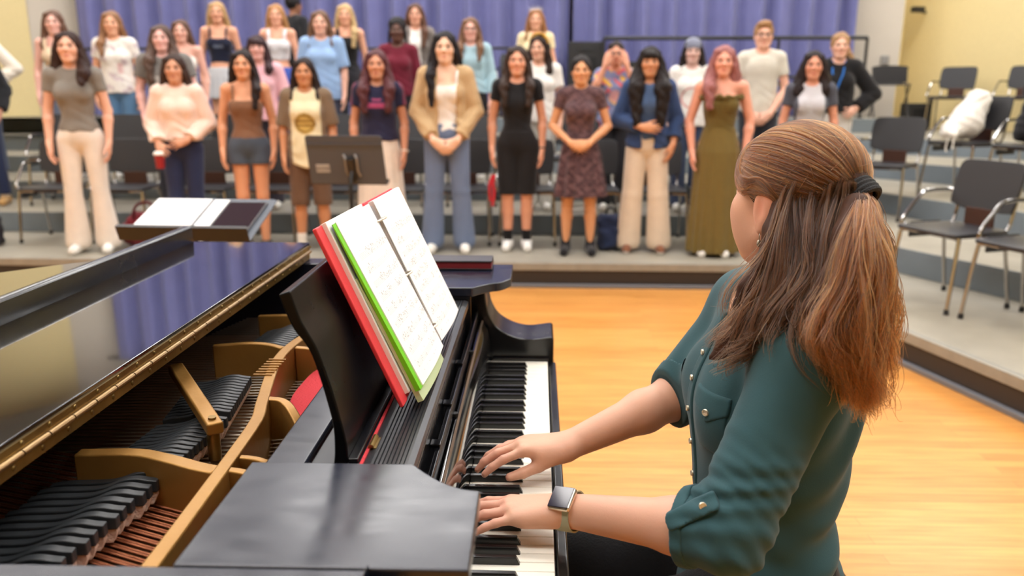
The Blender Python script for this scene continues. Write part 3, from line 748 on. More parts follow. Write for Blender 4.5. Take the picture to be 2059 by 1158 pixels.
# ------------------------------------------------------------------ the pianist
SK = np.array(rgb(222, 170, 143))
YC = 1.27
PB = Sdf()
PB.u(ell((.41, YC, .95), (.118, .142, .17)), .05)
for q in (-1, 1): PB.u(ell((.330, YC + q * .066, .925), (.060, .062, .066)), .05)
PB.u(ell((.397, YC, .78), (.108, .125, .16)), .07); PB.u(ell((.402, YC, .605), (.110, .165, .115)), .07)
PB.u(cap((.395, 1.115, 1.035), (.395, 1.425, 1.035), .050), .05); PB.u(cap((.415, YC, 1.085), (.39, 1.11, 1.045), .050, .044), .045); PB.u(cap((.415, YC, 1.085), (.39, 1.43, 1.045), .050, .044), .045)
TORSO = list(PB.ops)
SHL, ELL_, WL = (.382, 1.098, 1.030), (.266, 1.000, .826), (.045, 1.125, .787)
SHR, ELR, WR = (.392, 1.440, 1.025), (.262, 1.440, .850), (.058, 1.345, .792)
for sh, el, wr in ((SHL, ELL_, WL), (SHR, ELR, WR)):
    PB.u(cap(sh, el, .050, .041), .03); e2 = np.array(el) * .72 + np.array(wr) * .28
    PB.u(cap(el, e2, .037, .038), .02); PB.u(cap(e2, wr, .038, .0255), .02)
# legs
for q, kx, ky in ((-1, -.02, 1.165), (1, .0, 1.40)):
    hip = (.42, YC + q * .09, .565); kn = (kx, ky, .515); an = (kx + .04, ky, .10)
    PB.u(cap(hip, kn, .080, .055), .04); PB.u(cap(kn, (kx + .03, ky, .33), .054, .052), .02); PB.u(cap((kx + .03, ky, .33), an, .052, .036), .02)
    PB.u(cap((an[0] + .03, ky, .055), (an[0] - .13, ky - .01, .038), .034, .030), .02)
PB.isect(lambda P: np.where((P[:, 0] > .26) & (P[:, 2] < .6), F32(.4935) - P[:, 2], F32(-1)), .003)
PB.u(cap((.42, YC, 1.06), (.417, YC, 1.19), .053, .051), .03)
HD = Head((.404, YC, 1.258))
# face looks along (-.559, .829): towards the singers, turned away from the camera
HD.R = np.array([[-.829, .559, 0], [-.559, -.829, 0], [0, 0, 1.0]])
HD.add(PB, sk=.078)
PB.u(HD.E((.079, .014, -.012), (.009, .022, .034)), .005); PB.u(HD.E((.078, .008, -.042), (.006, .010, .010)), .006); PB.u(HD.E((.040, -.046, -.050), (.018, .028, .034)), .03); PB.u(HD.E((-.040, -.046, -.050), (.018, .028, .034)), .03)
PB.cut(HD.E((.090, .008, -.010), (.006, .009, .018)), .005)
hand(PB, WL, (-.985, .06, -.06), (0, .05, 1), (0, 1, 0), 1.0, [(.10, .24, .26), (.08, .22, .24), (.10, .20, .22), (.12, .16, .18)], .16, (.80, .45, -.15), fat=.95)
hand(PB, WR, (-.96, -.16, .06), (.05, .05, 1), (0, -1, 0), 1.0, [(.35, .22, .20), (.32, .30, .26), (.30, .30, .28), (.26, .26, .25)], .10, (.86, .24, -.42), fat=.95)
def pcol(P):
    c = np.tile(SK, (len(P), 1)); HD.face_col(P, c, SK, rgb(196, 104, 100), rgb(120, 84, 60))
    q = HD.loc(P); ear = np.exp(-(((np.abs(q[:, 0]) - .078) / .012) ** 2 + ((q[:, 1] - .014) / .022) ** 2 + ((q[:, 2] + .004) / .034) ** 2))[:, None]
    c = c * (1 - .7 * ear) + np.array(rgb(222, 128, 106)) * .7 * ear
    tip = ((P[:, 0] < -.045) & (P[:, 2] < .80))[:, None]; c = np.where(tip, c * .75 + np.array(rgb(226, 150, 136)) * .25, c)
    return c
PV, PQ = sdf_mesh(PB, (-.22, .90, -.0), (.62, 1.62, 1.42), .0034)
PIA = np_obj('person', PV, PQ, M_SKIN, None, pcol)
tag(PIA, 'person in a teal blouse with long auburn half-up hair playing the grand piano', 'person')
# blouse
M_TEAL = mat('blouse_teal', rgb(50, 83, 89), rough=.85, spec=.2, sheen=.12, noise=.22, nscale=14, bump=.06, bscale=420)
BT = Sdf(); BT.ops = list(TORSO)
BL = Sdf(); BL.u(BT.off(.011), .02)
BL.u(ell((.392, YC, .56), (.130, .178, .13)), .05)
def armcut(el, wr, t):
    e = np.array(el, float); w = np.array(wr, float); d = nrm(w - e); return e + (w - e) * t, d
cL, dL = armcut(ELL_, WL, .25); eL = np.array(ELL_)
BL.u(cap(SHL, ELL_, .063, .056), .035); BL.u(cap(ELL_, cL + dL * .05, .056, .051, [(cL, dL)]), .02)
dR = nrm(np.array(ELR) - np.array(SHR)); cR = np.array(ELR) + dR * -.005
BL.u(cap(SHR, ELR, .063, .055, []), .035)
fR = nrm(np.array(WR) - np.array(ELR)); cRc = np.array(ELR) + fR * .012
BL.isect(lambda P: np.where((P[:, 1] > 1.36) & (P[:, 0] < .30) , (P - cRc.astype(F32)) @ fR.astype(F32), F32(-1)), .002)
BL.cut(ell((.375, YC, 1.105), (.085, .075, .055)), .008); BL.cut(cap((.42, YC, 1.05), (.417, YC, 1.3), .060), .006)
BL.isect(half((0, 0, .50), (0, 0, -1)), .004)
aL = nrm(np.array(ELL_) - np.array(SHL)); LL = float(np.linalg.norm(np.array(ELL_) - np.array(SHL)))
def folds(P):
    q = P - np.array(SHL, F32); t = q @ aL.astype(F32) / LL; r = np.linalg.norm(q - (t * LL)[:, None] * aL.astype(F32), axis=1)
    m = np.clip(1 - np.maximum(r - .06, 0) / .03, 0, 1) * np.clip((t - .35) / .4, 0, 1) * (t < 1.25)
    side = q @ np.array((.8, -.2, -.5), F32)
    a = (.0030 * np.sin(t * 40 + side * 75 + 1.6 * np.sin(side * 34 + t * 7)) + .0016 * np.sin(t * 71 - side * 95 + 2 * np.sin(t * 9))) * m * (.45 + .55 * np.sin(side * 26 + t * 5 + 1) ** 2)
    w = np.clip((P[:, 0] - .36) / .12, 0, 1) * np.clip((1.02 - P[:, 2]) / .1, 0, 1) * (1 - m)
    b = .0052 * np.sin(P[:, 2] * 60 - P[:, 0] * 64 + 3 * np.sin(P[:, 0] * 14 + P[:, 2] * 9)) * w
    u = .002 * np.sin(P[:, 2] * 90 + P[:, 0] * 40) * np.clip((.80 - P[:, 2]) / .1, 0, 1) * (1 - m)
    return (a + b + u).astype(F32)
BL.post = folds
BV, BQ = sdf_mesh(BL, (.10, .90, .49), (.64, 1.62, 1.16), .0036)
blouse = np_obj('blouse', BV, BQ, M_TEAL, PIA)
# shirt details : shells a little proud of the blouse
def shell(name, o, region, lo, hi, mm, par=blouse, vox=.003):
    S = Sdf(); S.u(lambda P: BL(P) - o, 0); 
    for r in region: S.isect(r, .002)
    return sobj(name, S, lo, hi, vox, mm, par)
pk = np.array((.275, 1.175, .92)); pn = nrm((-.72, -.69, 0)); pt = np.cross((0, 0, 1), pn)      # left breast pocket frame
Mpk = np.stack([pt, pn, np.array((0, 0, 1.0))], 1)
shell('pocket', .0022, [rbox(pk + np.array((0, 0, -.012)), (.036, .06, .045), .004, Mpk)], (.18, 1.08, .84), (.36, 1.27, .99), M_TEAL)
def flapreg(P):
    q = (P - pk.astype(F32)) @ Mpk.astype(F32); return np.maximum(np.maximum(np.abs(q[:, 0]) - .039, q[:, 2] - .046), (.020 - .022 * (1 - np.abs(q[:, 0]) / .039)) - q[:, 2] - .0)
shell('pocket_flap', .0042, [flapreg, rbox(pk, (.06, .06, .08), .002, Mpk)], (.18, 1.08, .84), (.36, 1.27, .99), M_TEAL)
ring = lambda c, d, a, b: [half(c - d * a, -d), half(c + d * b, d)]
shell('cuff', .0028, ring(cL, dL, .018, .0), (.12, .92, .72), (.32, 1.12, .92), M_TEAL)
shell('cuff', .0028, ring(cRc, fR, .020, .0), (.16, 1.36, .74), (.34, 1.53, .95), M_TEAL)
tabc = cL - dL * .012; tt = nrm((.62, -.45, .55)); tb = np.cross(dL, (0, -1, 0))
Mt = np.stack([nrm((-.55, .10, -.38)), nrm((-.25, -.9, .35)), np.cross(nrm((-.55, .10, -.38)), nrm((-.25, -.9, .35)))], 1); Mt = np.linalg.qr(Mt)[0]
tabp = np.array((.212, .985, .866))
shell('sleeve_tab', .0055, [rbox(tabp, (.040, .05, .012), .004, Mt)], (.12, .90, .74), (.32, 1.10, .95), M_TEAL)
shell('placket', .0035, [rbox((.25, YC, .85), (.12, .013, .30), .004)], (.10, 1.2, .60), (.34, 1.34, 1.10), M_TEAL)
M_BTN = mat('pearl_button', rgb(232, 222, 198), rough=.15, metal=.5, spec=.8)
def surf(p, d, o=.004):
    """march from p along d until the blouse surface"""
    p = np.array(p, float); d = nrm(d)
    for _ in range(60):
        v = float(BL(p[None].astype(F32))[0]) - o
        if v < .0005: break
        p = p + d * max(v * .7, .0004)
    return p
def button(p, d, o=.004, r=.0058):
    c = surf(p, d, o); m = MB(); M = rot_to(d); m.sphere(c, (r, r, .0026), 14, 8, M); m.tube([Vector(c) - Vector(d).normalized() * .002 + M @ Vector((r * .8 * cos(a), r * .8 * sin(a), 0)) for a in np.linspace(0, 2 * pi, 15)[:-1]], .0011, 6, closed=True); m.build('button', M_BTN, blouse)
button(pk + np.array(pn) * .08 + np.array((0, 0, .016)), -pn, .005)
for z in (1.0, .955, .90, .84, .78): button((.12, YC, z), (1, 0, 0), .0045, .005)
button((.226, .90, .886), (.0, 1, -.1), .0062, .0055)
# trousers, shoes
M_PANT = cloth('black_trousers', 26, 26, 28)
PT = Sdf(); PT.u(ell((.402, YC, .605), (.120, .176, .128)), .05)
for q, kx, ky in ((-1, -.02, 1.165), (1, .0, 1.40)):
    PT.u(cap((.42, YC + q * .09, .565), (kx, ky, .515), .092, .066), .05); PT.u(cap((kx, ky, .515), (kx + .04, ky, .12), .066, .060), .03)
PT.isect(half((0, 0, .66), (0, 0, 1))); PT.isect(half((0, 0, .10), (0, 0, -1))); PT.isect(half((0, 0, .488), (0, 0, -1)) if False else (lambda P: np.where(P[:, 0] > .26, F32(.4915) - P[:, 2], F32(-1))), .003)
sobj('trousers', PT, (-.14, 1.02, .09), (.60, 1.52, .70), .006, M_PANT, PIA)
for q, kx, ky in ((-1, -.02, 1.165), (1, .0, 1.40)):
    S = Sdf(); S.u(cap((kx + .075, ky, .05), (kx - .09, ky - .01, .036), .044, .038), .02); S.isect(half((0, 0, .0), (0, 0, -1))); S.isect(half((0, 0, .085), (0, 0, 1)))
    sobj('shoe', S, (-.25, ky - .1, -.01), (.2, ky + .1, .11), .006, M_BLK, PIA)
# watch
fW = nrm(np.array(WL) - np.array(ELL_)); uW = np.array((.24, -.62, .76)); uW = nrm(uW - fW * (fW @ uW)); sW = np.cross(fW, uW)
Wc = np.array(WL) - fW * .010
Mw = Matrix(((sW[0], fW[0], uW[0]), (sW[1], fW[1], uW[1]), (sW[2], fW[2], uW[2]))).to_4x4(); Mw.translation = Vector(Wc)
M_STRAP = mat('watch_strap_sage', rgb(168, 168, 140), rough=.6)
m = MB(); n = 40; vs = []; fs = []
for k in range(n):
    a = 2 * pi * k / n
    for r, h in ((0, -.0135), (0, .0135), (.0024, .0135), (.0024, -.0135)): vs.append(Mw @ Vector(((.0305 + r) * cos(a), h, (.0272 + r) * sin(a))))
for k in range(n):
    for j in range(4): l = (j + 1) % 4; q = (k + 1) % n; fs.append((k * 4 + j, k * 4 + l, q * 4 + l, q * 4 + j))
m.add(vs, fs); watch = m.build('wristwatch', M_STRAP, PIA); watch['label'] = 'smartwatch with sage strap'
m = MB(); m.box((-.0205, -.0195, .0265), (.0205, .0195, .0370), Mw); wc = m.build('watch_case', mat('watch_gold', rgb(226, 208, 184), rough=.25, metal=.8), watch, bevel=.005, seg=3)
m = MB(); m.box((-.0182, -.0172, .0364), (.0182, .0172, .0382), Mw); m.build('watch_screen', mat('watch_glass', rgb(30, 26, 48), rough=.08, spec=.5), watch, bevel=.0012)
# earring
m = MB(); lob = HD.w(.083, .010, -.050)
m.tube([Vector(lob) + Vector((.0, 0.0, -.003)) + Vector((.0045 * cos(a) * .3, .0045 * cos(a), .0045 * sin(a))) for a in np.linspace(0, 2 * pi, 13)[:-1]], .0007, 6, closed=True); m.sphere(Vector(lob) + Vector((0, 0, -.014)), (.0035, .0035, .006), 10, 8); m.build('earring', M_STEEL, PIA)
# ------------------------------------------------------------------ hair: soft inner mass + strands
def catm(pts, n):
    P = np.array(pts, float); P = np.vstack([2 * P[0] - P[1], P, 2 * P[-1] - P[-2]]); K = len(P) - 3; t = np.linspace(0, K - 1e-6, n); i = t.astype(int); u = (t - i)[:, None]
    a, b, c, d = P[i], P[i + 1], P[i + 2], P[i + 3]
    return .5 * (2 * b + (c - a) * u + (2 * a - 5 * b + 4 * c - d) * u ** 2 + (3 * b - a - 3 * c + d) * u ** 3)
GD = {
 'F1': [(.355, 1.205, 1.262), (.346, 1.19, 1.225), (.342, 1.175, 1.171), (.326, 1.160, 1.124), (.306, 1.150, 1.084), (.279, 1.140, 1.054), (.259, 1.135, 1.036)],
 'F2': [(.362, 1.192, 1.262), (.353, 1.175, 1.216), (.347, 1.160, 1.158), (.332, 1.148, 1.107), (.311, 1.140, 1.071), (.288, 1.135, 1.048), (.267, 1.130, 1.037)],
 'F3': [(.358, 1.198, 1.262), (.350, 1.18, 1.219), (.333, 1.168, 1.172), (.314, 1.162, 1.139), (.309, 1.160, 1.112), (.318, 1.158, 1.089), (.312, 1.150, 1.067)],
 'M1': [(.368, 1.182, 1.265), (.366, 1.155, 1.212), (.360, 1.135, 1.164), (.347, 1.128, 1.128), (.335, 1.122, 1.099), (.325, 1.120, 1.076)],
 'M2': [(.398, 1.160, 1.265), (.386, 1.130, 1.209), (.386, 1.110, 1.161), (.374, 1.095, 1.127), (.376, 1.075, 1.100), (.402, 1.055, 1.072)],
 'M3': [(.424, 1.150, 1.265), (.406, 1.120, 1.211), (.404, 1.095, 1.158), (.394, 1.075, 1.122), (.396, 1.050, 1.085), (.414, 1.035, 1.052)],
 'P1': [(.456, 1.150, 1.284), (.452, 1.118, 1.268), (.452, 1.09, 1.225), (.460, 1.065, 1.17), (.465, 1.050, 1.109), (.469, 1.045, 1.045), (.472, 1.05, .989)],
 'P2': [(.460, 1.152, 1.284), (.471, 1.130, 1.268), (.490, 1.115, 1.226), (.503, 1.095, 1.166), (.509, 1.080, 1.110), (.507, 1.070, 1.055), (.501, 1.070, 1.003)],
 'P3': [(.452, 1.150, 1.284), (.438, 1.120, 1.268), (.421, 1.085, 1.231), (.411, 1.060, 1.172), (.405, 1.040, 1.118), (.416, 1.026, 1.062), (.447, 1.035, 1.012)],
 'P4': [(.452, 1.150, 1.284), (.440, 1.118, 1.268), (.416, 1.080, 1.225), (.391, 1.055, 1.167), (.370, 1.040, 1.126), (.368, 1.025, 1.097), (.392, 1.020, 1.070)],
 'P5': [(.454, 1.150, 1.284), (.444, 1.114, 1.268), (.431, 1.075, 1.226), (.425, 1.050, 1.167), (.422, 1.030, 1.114), (.429, 1.018, 1.052), (.450, 1.026, .997)],
 'R1': [(.497, 1.285, 1.265), (.512, 1.28, 1.20), (.515, 1.28, 1.12), (.520, 1.26, 1.04)], 'R2': [(.49, 1.22, 1.265), (.505, 1.20, 1.20), (.512, 1.20, 1.12), (.528, 1.20, 1.05)], 'R3': [(.465, 1.18, 1.265), (.478, 1.16, 1.20), (.49, 1.15, 1.12), (.50, 1.14, 1.04)],
}
GR = [('F1', 'F2', 'F3'), ('F2', 'M1', 'F3'), ('M1', 'M2'), ('M2', 'M3'), ('M3', 'R3'), ('R3', 'R2', 'R1'), ('P1', 'P2'), ('P1', 'P5'), ('P5', 'P3'), ('P3', 'P4'), ('P4', 'P5'), ('P2', 'P1', 'P5')]
GN = [800, 700, 800, 800, 700, 600, 1500, 1500, 1300, 1100, 900, 1000]
TIE = HD.w(0, .112, .017); GD2 = {}
for k_, g_ in GD.items():
    if k_[0] in 'FM': g_[:] = [tuple(np.array(p) + np.array((.006, -.004 if k_[0] == 'F' else .010, -.006)) * max(0, 1 - i * .2)) for i, p in enumerate(g_)]
    if k_[0] == 'P': GD2[k_] = [tuple(np.array(p) + np.array((-.012, 0, .012)) * i / 6 - np.array((.034, 0, 0)) * min(i / 3, 1) * (k_ == 'P2') - np.array((.012, 0, 0)) * min(i / 3, 1) * (k_ == 'P1') + np.array((.010, 0, 0)) * min(i / 3, 1) * (k_ in ('P4', 'P3'))) for i, p in enumerate(g_)]
    else:
        q_ = HD.R.T @ (np.array(g_[0]) - HD.c); q_ = q_ * .93 + np.array((0, .012, .034)); GD2[k_] = [tuple(HD.w(*q_))] + g_
    if k_[0] == 'P': GD2[k_][0] = tuple(np.array(TIE) + (np.array(g_[0]) - np.array((.454, 1.150, 1.284))) * .9); GD2[k_][1] = tuple(np.array(GD2[k_][1]) + np.array((.004, .006, -.004)))
HM = Sdf(); HM.u(HD.E((0, .018, .030), (.080, .099, .083)), .02); HM.cut(HD.E((0, -.105, -.035), (.070, .075, .110)), .015)
HM.cut(HD.E((.085, .006, -.03), (.03, .025, .055)), .01); HM.cut(HD.E((-.085, .006, -.03), (.03, .025, .055)), .01); HM.cut(HD.E((0, -.03, -.10), (.09, .09, .085)), .012)
HM.u(cap(HD.w(0, .085, .02), TIE, .030, .018), .03)
for k_, g in GD.items():
    c = catm(GD2[k_] if k_[0] == 'P' else g, 7)
    for i in range(1 if k_[0] == 'P' else 0, 6):
        r = lambda t: .009 + .006 * sin(pi * min(t * 1.05, 1)) - .006 * max(t - .75, 0) * 4
        HM.u(cap(c[i], c[i + 1], max(r(i / 6), .003), max(r((i + 1) / 6), .002)), .012)
M_HAIRIN = mat('hair_inner', rgb(70, 42, 27), rough=.6, spec=.2, noise=.5, nscale=30, stretch=(6, 6, 1), ncol=rgb(44, 26, 18))
HV, HQ = sdf_mesh(HM, (.22, .97, .95), (.57, 1.40, 1.42), .0042)
HAIR = np_obj('hair', HV, HQ, M_HAIRIN, PIA); HAIR['label'] = 'long wavy auburn hair, top half tied back'
rg = np.random.default_rng(5); NP_ = 18; ST = []; RA = []; ST2 = []
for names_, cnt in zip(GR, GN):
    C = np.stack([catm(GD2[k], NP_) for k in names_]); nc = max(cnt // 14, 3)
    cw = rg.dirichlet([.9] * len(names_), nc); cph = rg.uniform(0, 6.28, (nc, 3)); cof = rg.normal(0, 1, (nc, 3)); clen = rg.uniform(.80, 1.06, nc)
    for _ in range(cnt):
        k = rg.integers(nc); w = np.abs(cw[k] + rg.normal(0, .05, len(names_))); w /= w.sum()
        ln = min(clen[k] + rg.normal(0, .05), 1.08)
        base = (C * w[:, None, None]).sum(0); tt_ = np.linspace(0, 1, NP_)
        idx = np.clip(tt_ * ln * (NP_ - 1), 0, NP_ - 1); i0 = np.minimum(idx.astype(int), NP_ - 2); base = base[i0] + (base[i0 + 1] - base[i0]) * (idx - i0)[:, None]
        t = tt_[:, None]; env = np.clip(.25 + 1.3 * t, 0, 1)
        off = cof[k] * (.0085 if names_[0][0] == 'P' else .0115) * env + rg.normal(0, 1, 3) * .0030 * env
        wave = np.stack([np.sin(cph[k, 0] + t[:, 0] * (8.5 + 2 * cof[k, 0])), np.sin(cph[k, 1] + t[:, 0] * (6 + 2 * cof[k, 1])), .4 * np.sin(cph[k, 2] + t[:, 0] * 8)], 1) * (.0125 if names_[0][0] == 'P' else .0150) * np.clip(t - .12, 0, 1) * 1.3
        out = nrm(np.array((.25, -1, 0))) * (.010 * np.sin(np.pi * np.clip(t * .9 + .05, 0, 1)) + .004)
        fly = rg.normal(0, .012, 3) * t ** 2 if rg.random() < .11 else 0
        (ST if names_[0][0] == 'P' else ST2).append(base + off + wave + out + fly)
        if names_[0][0] == 'P': RA.append(.00042)
# strands drawn back over the skull to the tie
Ec, Er = np.array((0, .016, .032)), np.array((.0845, .1040, .0850))
def skull(d, lift=0): return Ec + d / np.linalg.norm(d / Er, axis=-1, keepdims=True) * (1 + lift)
tied = nrm(np.array((0, .112, .017)) - Ec)
hl = catm([(-.082, -.02, .012), (-.070, -.062, .045), (-.045, -.088, .085), (0, -.096, .103), (.030, -.094, .094), (.055, -.080, .070), (.070, -.058, .038), (.080, -.028, .012), (.084, .0, .012), (.083, .035, .004), (.070, .070, -.004)], 80)
for i in range(5200):
    a = rg.random(); h = hl[int(a * 79.9)] - Ec
    d0 = nrm(h / Er * Er); 
    if rg.random() < .62: d0 = nrm(d0 + rg.normal(0, .02, 3))
    else:
        s_ = rg.uniform(0, .55); d0 = nrm(d0 * (1 - s_) + (tied * .35 + np.array((0, 0, .9))) * s_ + rg.normal(0, .05, 3))
    th = math.acos(np.clip(d0 @ tied, -1, 1)); tt_ = np.linspace(0, 1, NP_)[:, None]
    ps = (np.sin((1 - tt_) * th) * d0 + np.sin(tt_ * th) * tied) / max(sin(th), .05)
    sag = np.sin(tt_ * pi) * np.array((0, 0, -1)) * .10 * (1 - abs(d0[2])) * (1 if d0[2] < .6 else .3)
    ps = ps + sag; clump = .022 * sin(a * 190) + .014 * sin(a * 417 + 1)
    q = skull(ps, (.012 + clump * np.sin(tt_ * pi * .9 + .3)) + rg.normal(0, .007)); q = q + (np.array((0, .112, .017)) - q) * (tt_ ** 6) * .8
    ST.append(HD.c + q @ HD.R.T); RA.append(.00040)
# the front section that sweeps past the temple and is tucked behind the ear
T0 = [[(.012, -.092, .104), (.045, -.093, .075), (.071, -.074, .035), (.083, -.036, .018), (.087, .005, .030), (.086, .040, .0), (.078, .062, -.05)],
      [(.020, -.080, .112), (.055, -.080, .080), (.078, -.056, .040), (.087, -.022, .034), (.090, .014, .034), (.088, .046, .0), (.080, .064, -.05)],
      [(.012, -.092, .100), (.040, -.096, .072), (.064, -.083, .030), (.076, -.052, .000), (.083, -.022, .006), (.088, .030, .006), (.080, .056, -.06)]]
CT = np.stack([skull(catm(p, NP_) - Ec, .018 + .012 * np.sin(np.linspace(0, pi, NP_))[:, None]) for p in T0])
for i in range(620):
    w = rg.dirichlet([.8] * 3); q = (CT * w[:, None, None]).sum(0) + rg.normal(0, .0016, 3) + np.array((.001, 0, .001)); ST.append(HD.c + q @ HD.R.T); RA.append(.0004)
for i in range(70):   # flyaways
    d0 = nrm(rg.normal(0, 1, 3) * np.array((1, 1, .6)) + np.array((.3, .3, .8))); t = np.linspace(0, 1, NP_)[:, None]
    d1 = nrm(d0 + rg.normal(0, .35, 3)); q = skull(d0 * (1 - t) + d1 * t, .02 + .05 * rg.random() * np.sin(t * 3)); ST.append(HD.c + q @ HD.R.T); RA.append(.00016)
def hair_obj(name, ST, RA, m, parent):
    hc = bpy.data.hair_curves.new(name); n = len(ST); k = len(ST[0]); hc.add_curves([k] * n)
    P = np.array(ST, F32).reshape(-1, 3); hc.position_data.foreach_set('vector', P.ravel())
    ra = hc.attributes.get('radius') or hc.attributes.new('radius', 'FLOAT', 'POINT')
    R_ = np.repeat(np.array(RA, F32), k) * np.tile(np.r_[np.ones(k - 4), .85, .65, .45, .2].astype(F32), n); ra.data.foreach_set('value', R_)
    hc.materials.append(m); o = bpy.data.objects.new(name, hc); COL.objects.link(o); o.parent = parent; return o
mh = bpy.data.materials.new('hair_auburn'); mh.use_nodes = True; nt = mh.node_tree; nt.nodes.remove(nt.nodes['Principled BSDF'])
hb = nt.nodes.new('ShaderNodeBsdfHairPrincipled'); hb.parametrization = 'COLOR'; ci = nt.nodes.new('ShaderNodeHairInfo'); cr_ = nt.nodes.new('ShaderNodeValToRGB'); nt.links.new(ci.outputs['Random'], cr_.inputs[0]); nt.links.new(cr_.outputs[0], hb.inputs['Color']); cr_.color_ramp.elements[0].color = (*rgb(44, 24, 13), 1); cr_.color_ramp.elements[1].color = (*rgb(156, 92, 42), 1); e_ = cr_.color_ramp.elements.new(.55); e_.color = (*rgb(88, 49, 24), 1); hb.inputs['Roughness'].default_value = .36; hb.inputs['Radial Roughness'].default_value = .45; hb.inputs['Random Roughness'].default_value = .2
nt.links.new(hb.outputs[0], nt.nodes['Material Output'].inputs[0])
hs = hair_obj('hair_strands', ST, RA, mh, HAIR); hs['kind'] = 'stuff'
mh2 = mh.copy(); mh2.name = 'hair_auburn_shaded'  # copy of the auburn hair with the shade below the tie put into its colour
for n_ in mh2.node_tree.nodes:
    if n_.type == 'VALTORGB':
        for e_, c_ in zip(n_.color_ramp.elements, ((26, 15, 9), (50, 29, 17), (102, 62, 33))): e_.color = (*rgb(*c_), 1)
hs2 = hair_obj('hair_strands_shaded', ST2, [.00042] * len(ST2), mh2, HAIR); hs2['kind'] = 'stuff'; hs2['label'] = 'loose hair below the tied part, shade painted into its colour'
# elastic hair tie
m = MB(); tdir = Vector(HD.R @ np.array((.0, .55, -.42))).normalized(); M = rot_to(tdir); tc_ = Vector(TIE) + tdir * .002
for k, r in ((-.008, .0255), (-.001, .0262), (.006, .0262), (.012, .0255)):
    m.tube([tc_ + tdir * k + M @ Vector((r * cos(a), r * sin(a), 0)) for a in np.linspace(0, 2 * pi, 29)[:-1]], .0050, 8, closed=True)
m.build('hair_tie', mat('elastic_black', rgb(20, 20, 24), rough=.7, bump=.4, bscale=600), PIA)
# bench
bn = thing('piano_bench', 'black padded piano bench under the seated woman in teal', 'bench', (.465, 1.37, 0))
m = MB(); m.box((.30, 1.00, .43), (.63, 1.74, .488)); b_ = m.build('seat', mat('bench_leather', rgb(26, 26, 29), rough=.4, bump=.1, bscale=150), None, bevel=.025, seg=4); wparent(b_, bn)
m = MB(); m.box((.315, 1.015, .37), (.615, 1.725, .432)); b_ = m.build('apron', M_EB, None, bevel=.004); wparent(b_, bn)
for x in (.335, .595):
    for y in (1.04, 1.70): m = MB(); m.tube([(x, y, 0), (x, y, .37)], [.018, .026], 12); b_ = m.build('leg', M_EB, None); wparent(b_, bn)
# ------------------------------------------------------------------ the singers
M_DYE = mat('garment_cloth', (.5, .5, .5), rough=.88, spec=.2, sheen=.15, attr=True, noise=.07, nscale=12, ncol=(0, 0, 0), bump=.22, bscale=200)
def hairmat(r, g, b):
    return mat('hair_%d_%d_%d' % (r, g, b), rgb(r, g, b), rough=.5, spec=.2 if r < 80 else .35, noise=.7, nscale=26, stretch=(5, 5, .8), ncol=tuple(x * .5 for x in rgb(r, g, b)), bump=.5, bscale=30)
ARM = {   # elbow, wrist, hand direction, back of hand, thumb side ; for the +x side, mirrored with q
 'down':   ((.205, .025, 1.075), (.205, -.045, .845), (-.03, -.16, -1), (1, .1, 0), (0, -1, 0)),
 'clasp':  ((.232, .02, 1.085), (.078, -.165, .955), (-.85, -.12, -.30), (.1, -1, .4), (0, .2, 1)),
 'low':    ((.222, .01, 1.075), (.088, -.145, .865), (-.72, -.10, -.62), (.2, -1, 0), (-.3, 0, 1)),
 'belly':  ((.232, .01, 1.085), (.050, -.170, 1.03), (-1, -.05, -.10), (0, -1, .1), (0, 0, 1)),
 'mouth':  ((.205, -.15, 1.19), (.098, -.165, 1.425), (-.20, .10, 1), (.5, -.85, 0), (-.6, -.6, 0)),
 'back':   ((.235, .085, 1.08), (.09, .15, .95), (-1, .1, -.2), (0, 1, 0), (0, 0, 1)),
 'hip':    ((.335, .05, 1.10), (.175, -.06, .965), (-.5, -.6, -.35), (.8, -.5, .4), (0, -.4, 1)),
 'bent':   ((.228, .03, 1.085), (.150, -.155, .92), (-.35, -.75, -.45), (.5, -.5, .6), (-.7, .1, .6)),
 'pocket': ((.230, .05, 1.085), (.205, -.05, .89), (-.25, -.25, -1), (.9, -.4, 0), (0, -1, 0)),
}
LEGX = .082
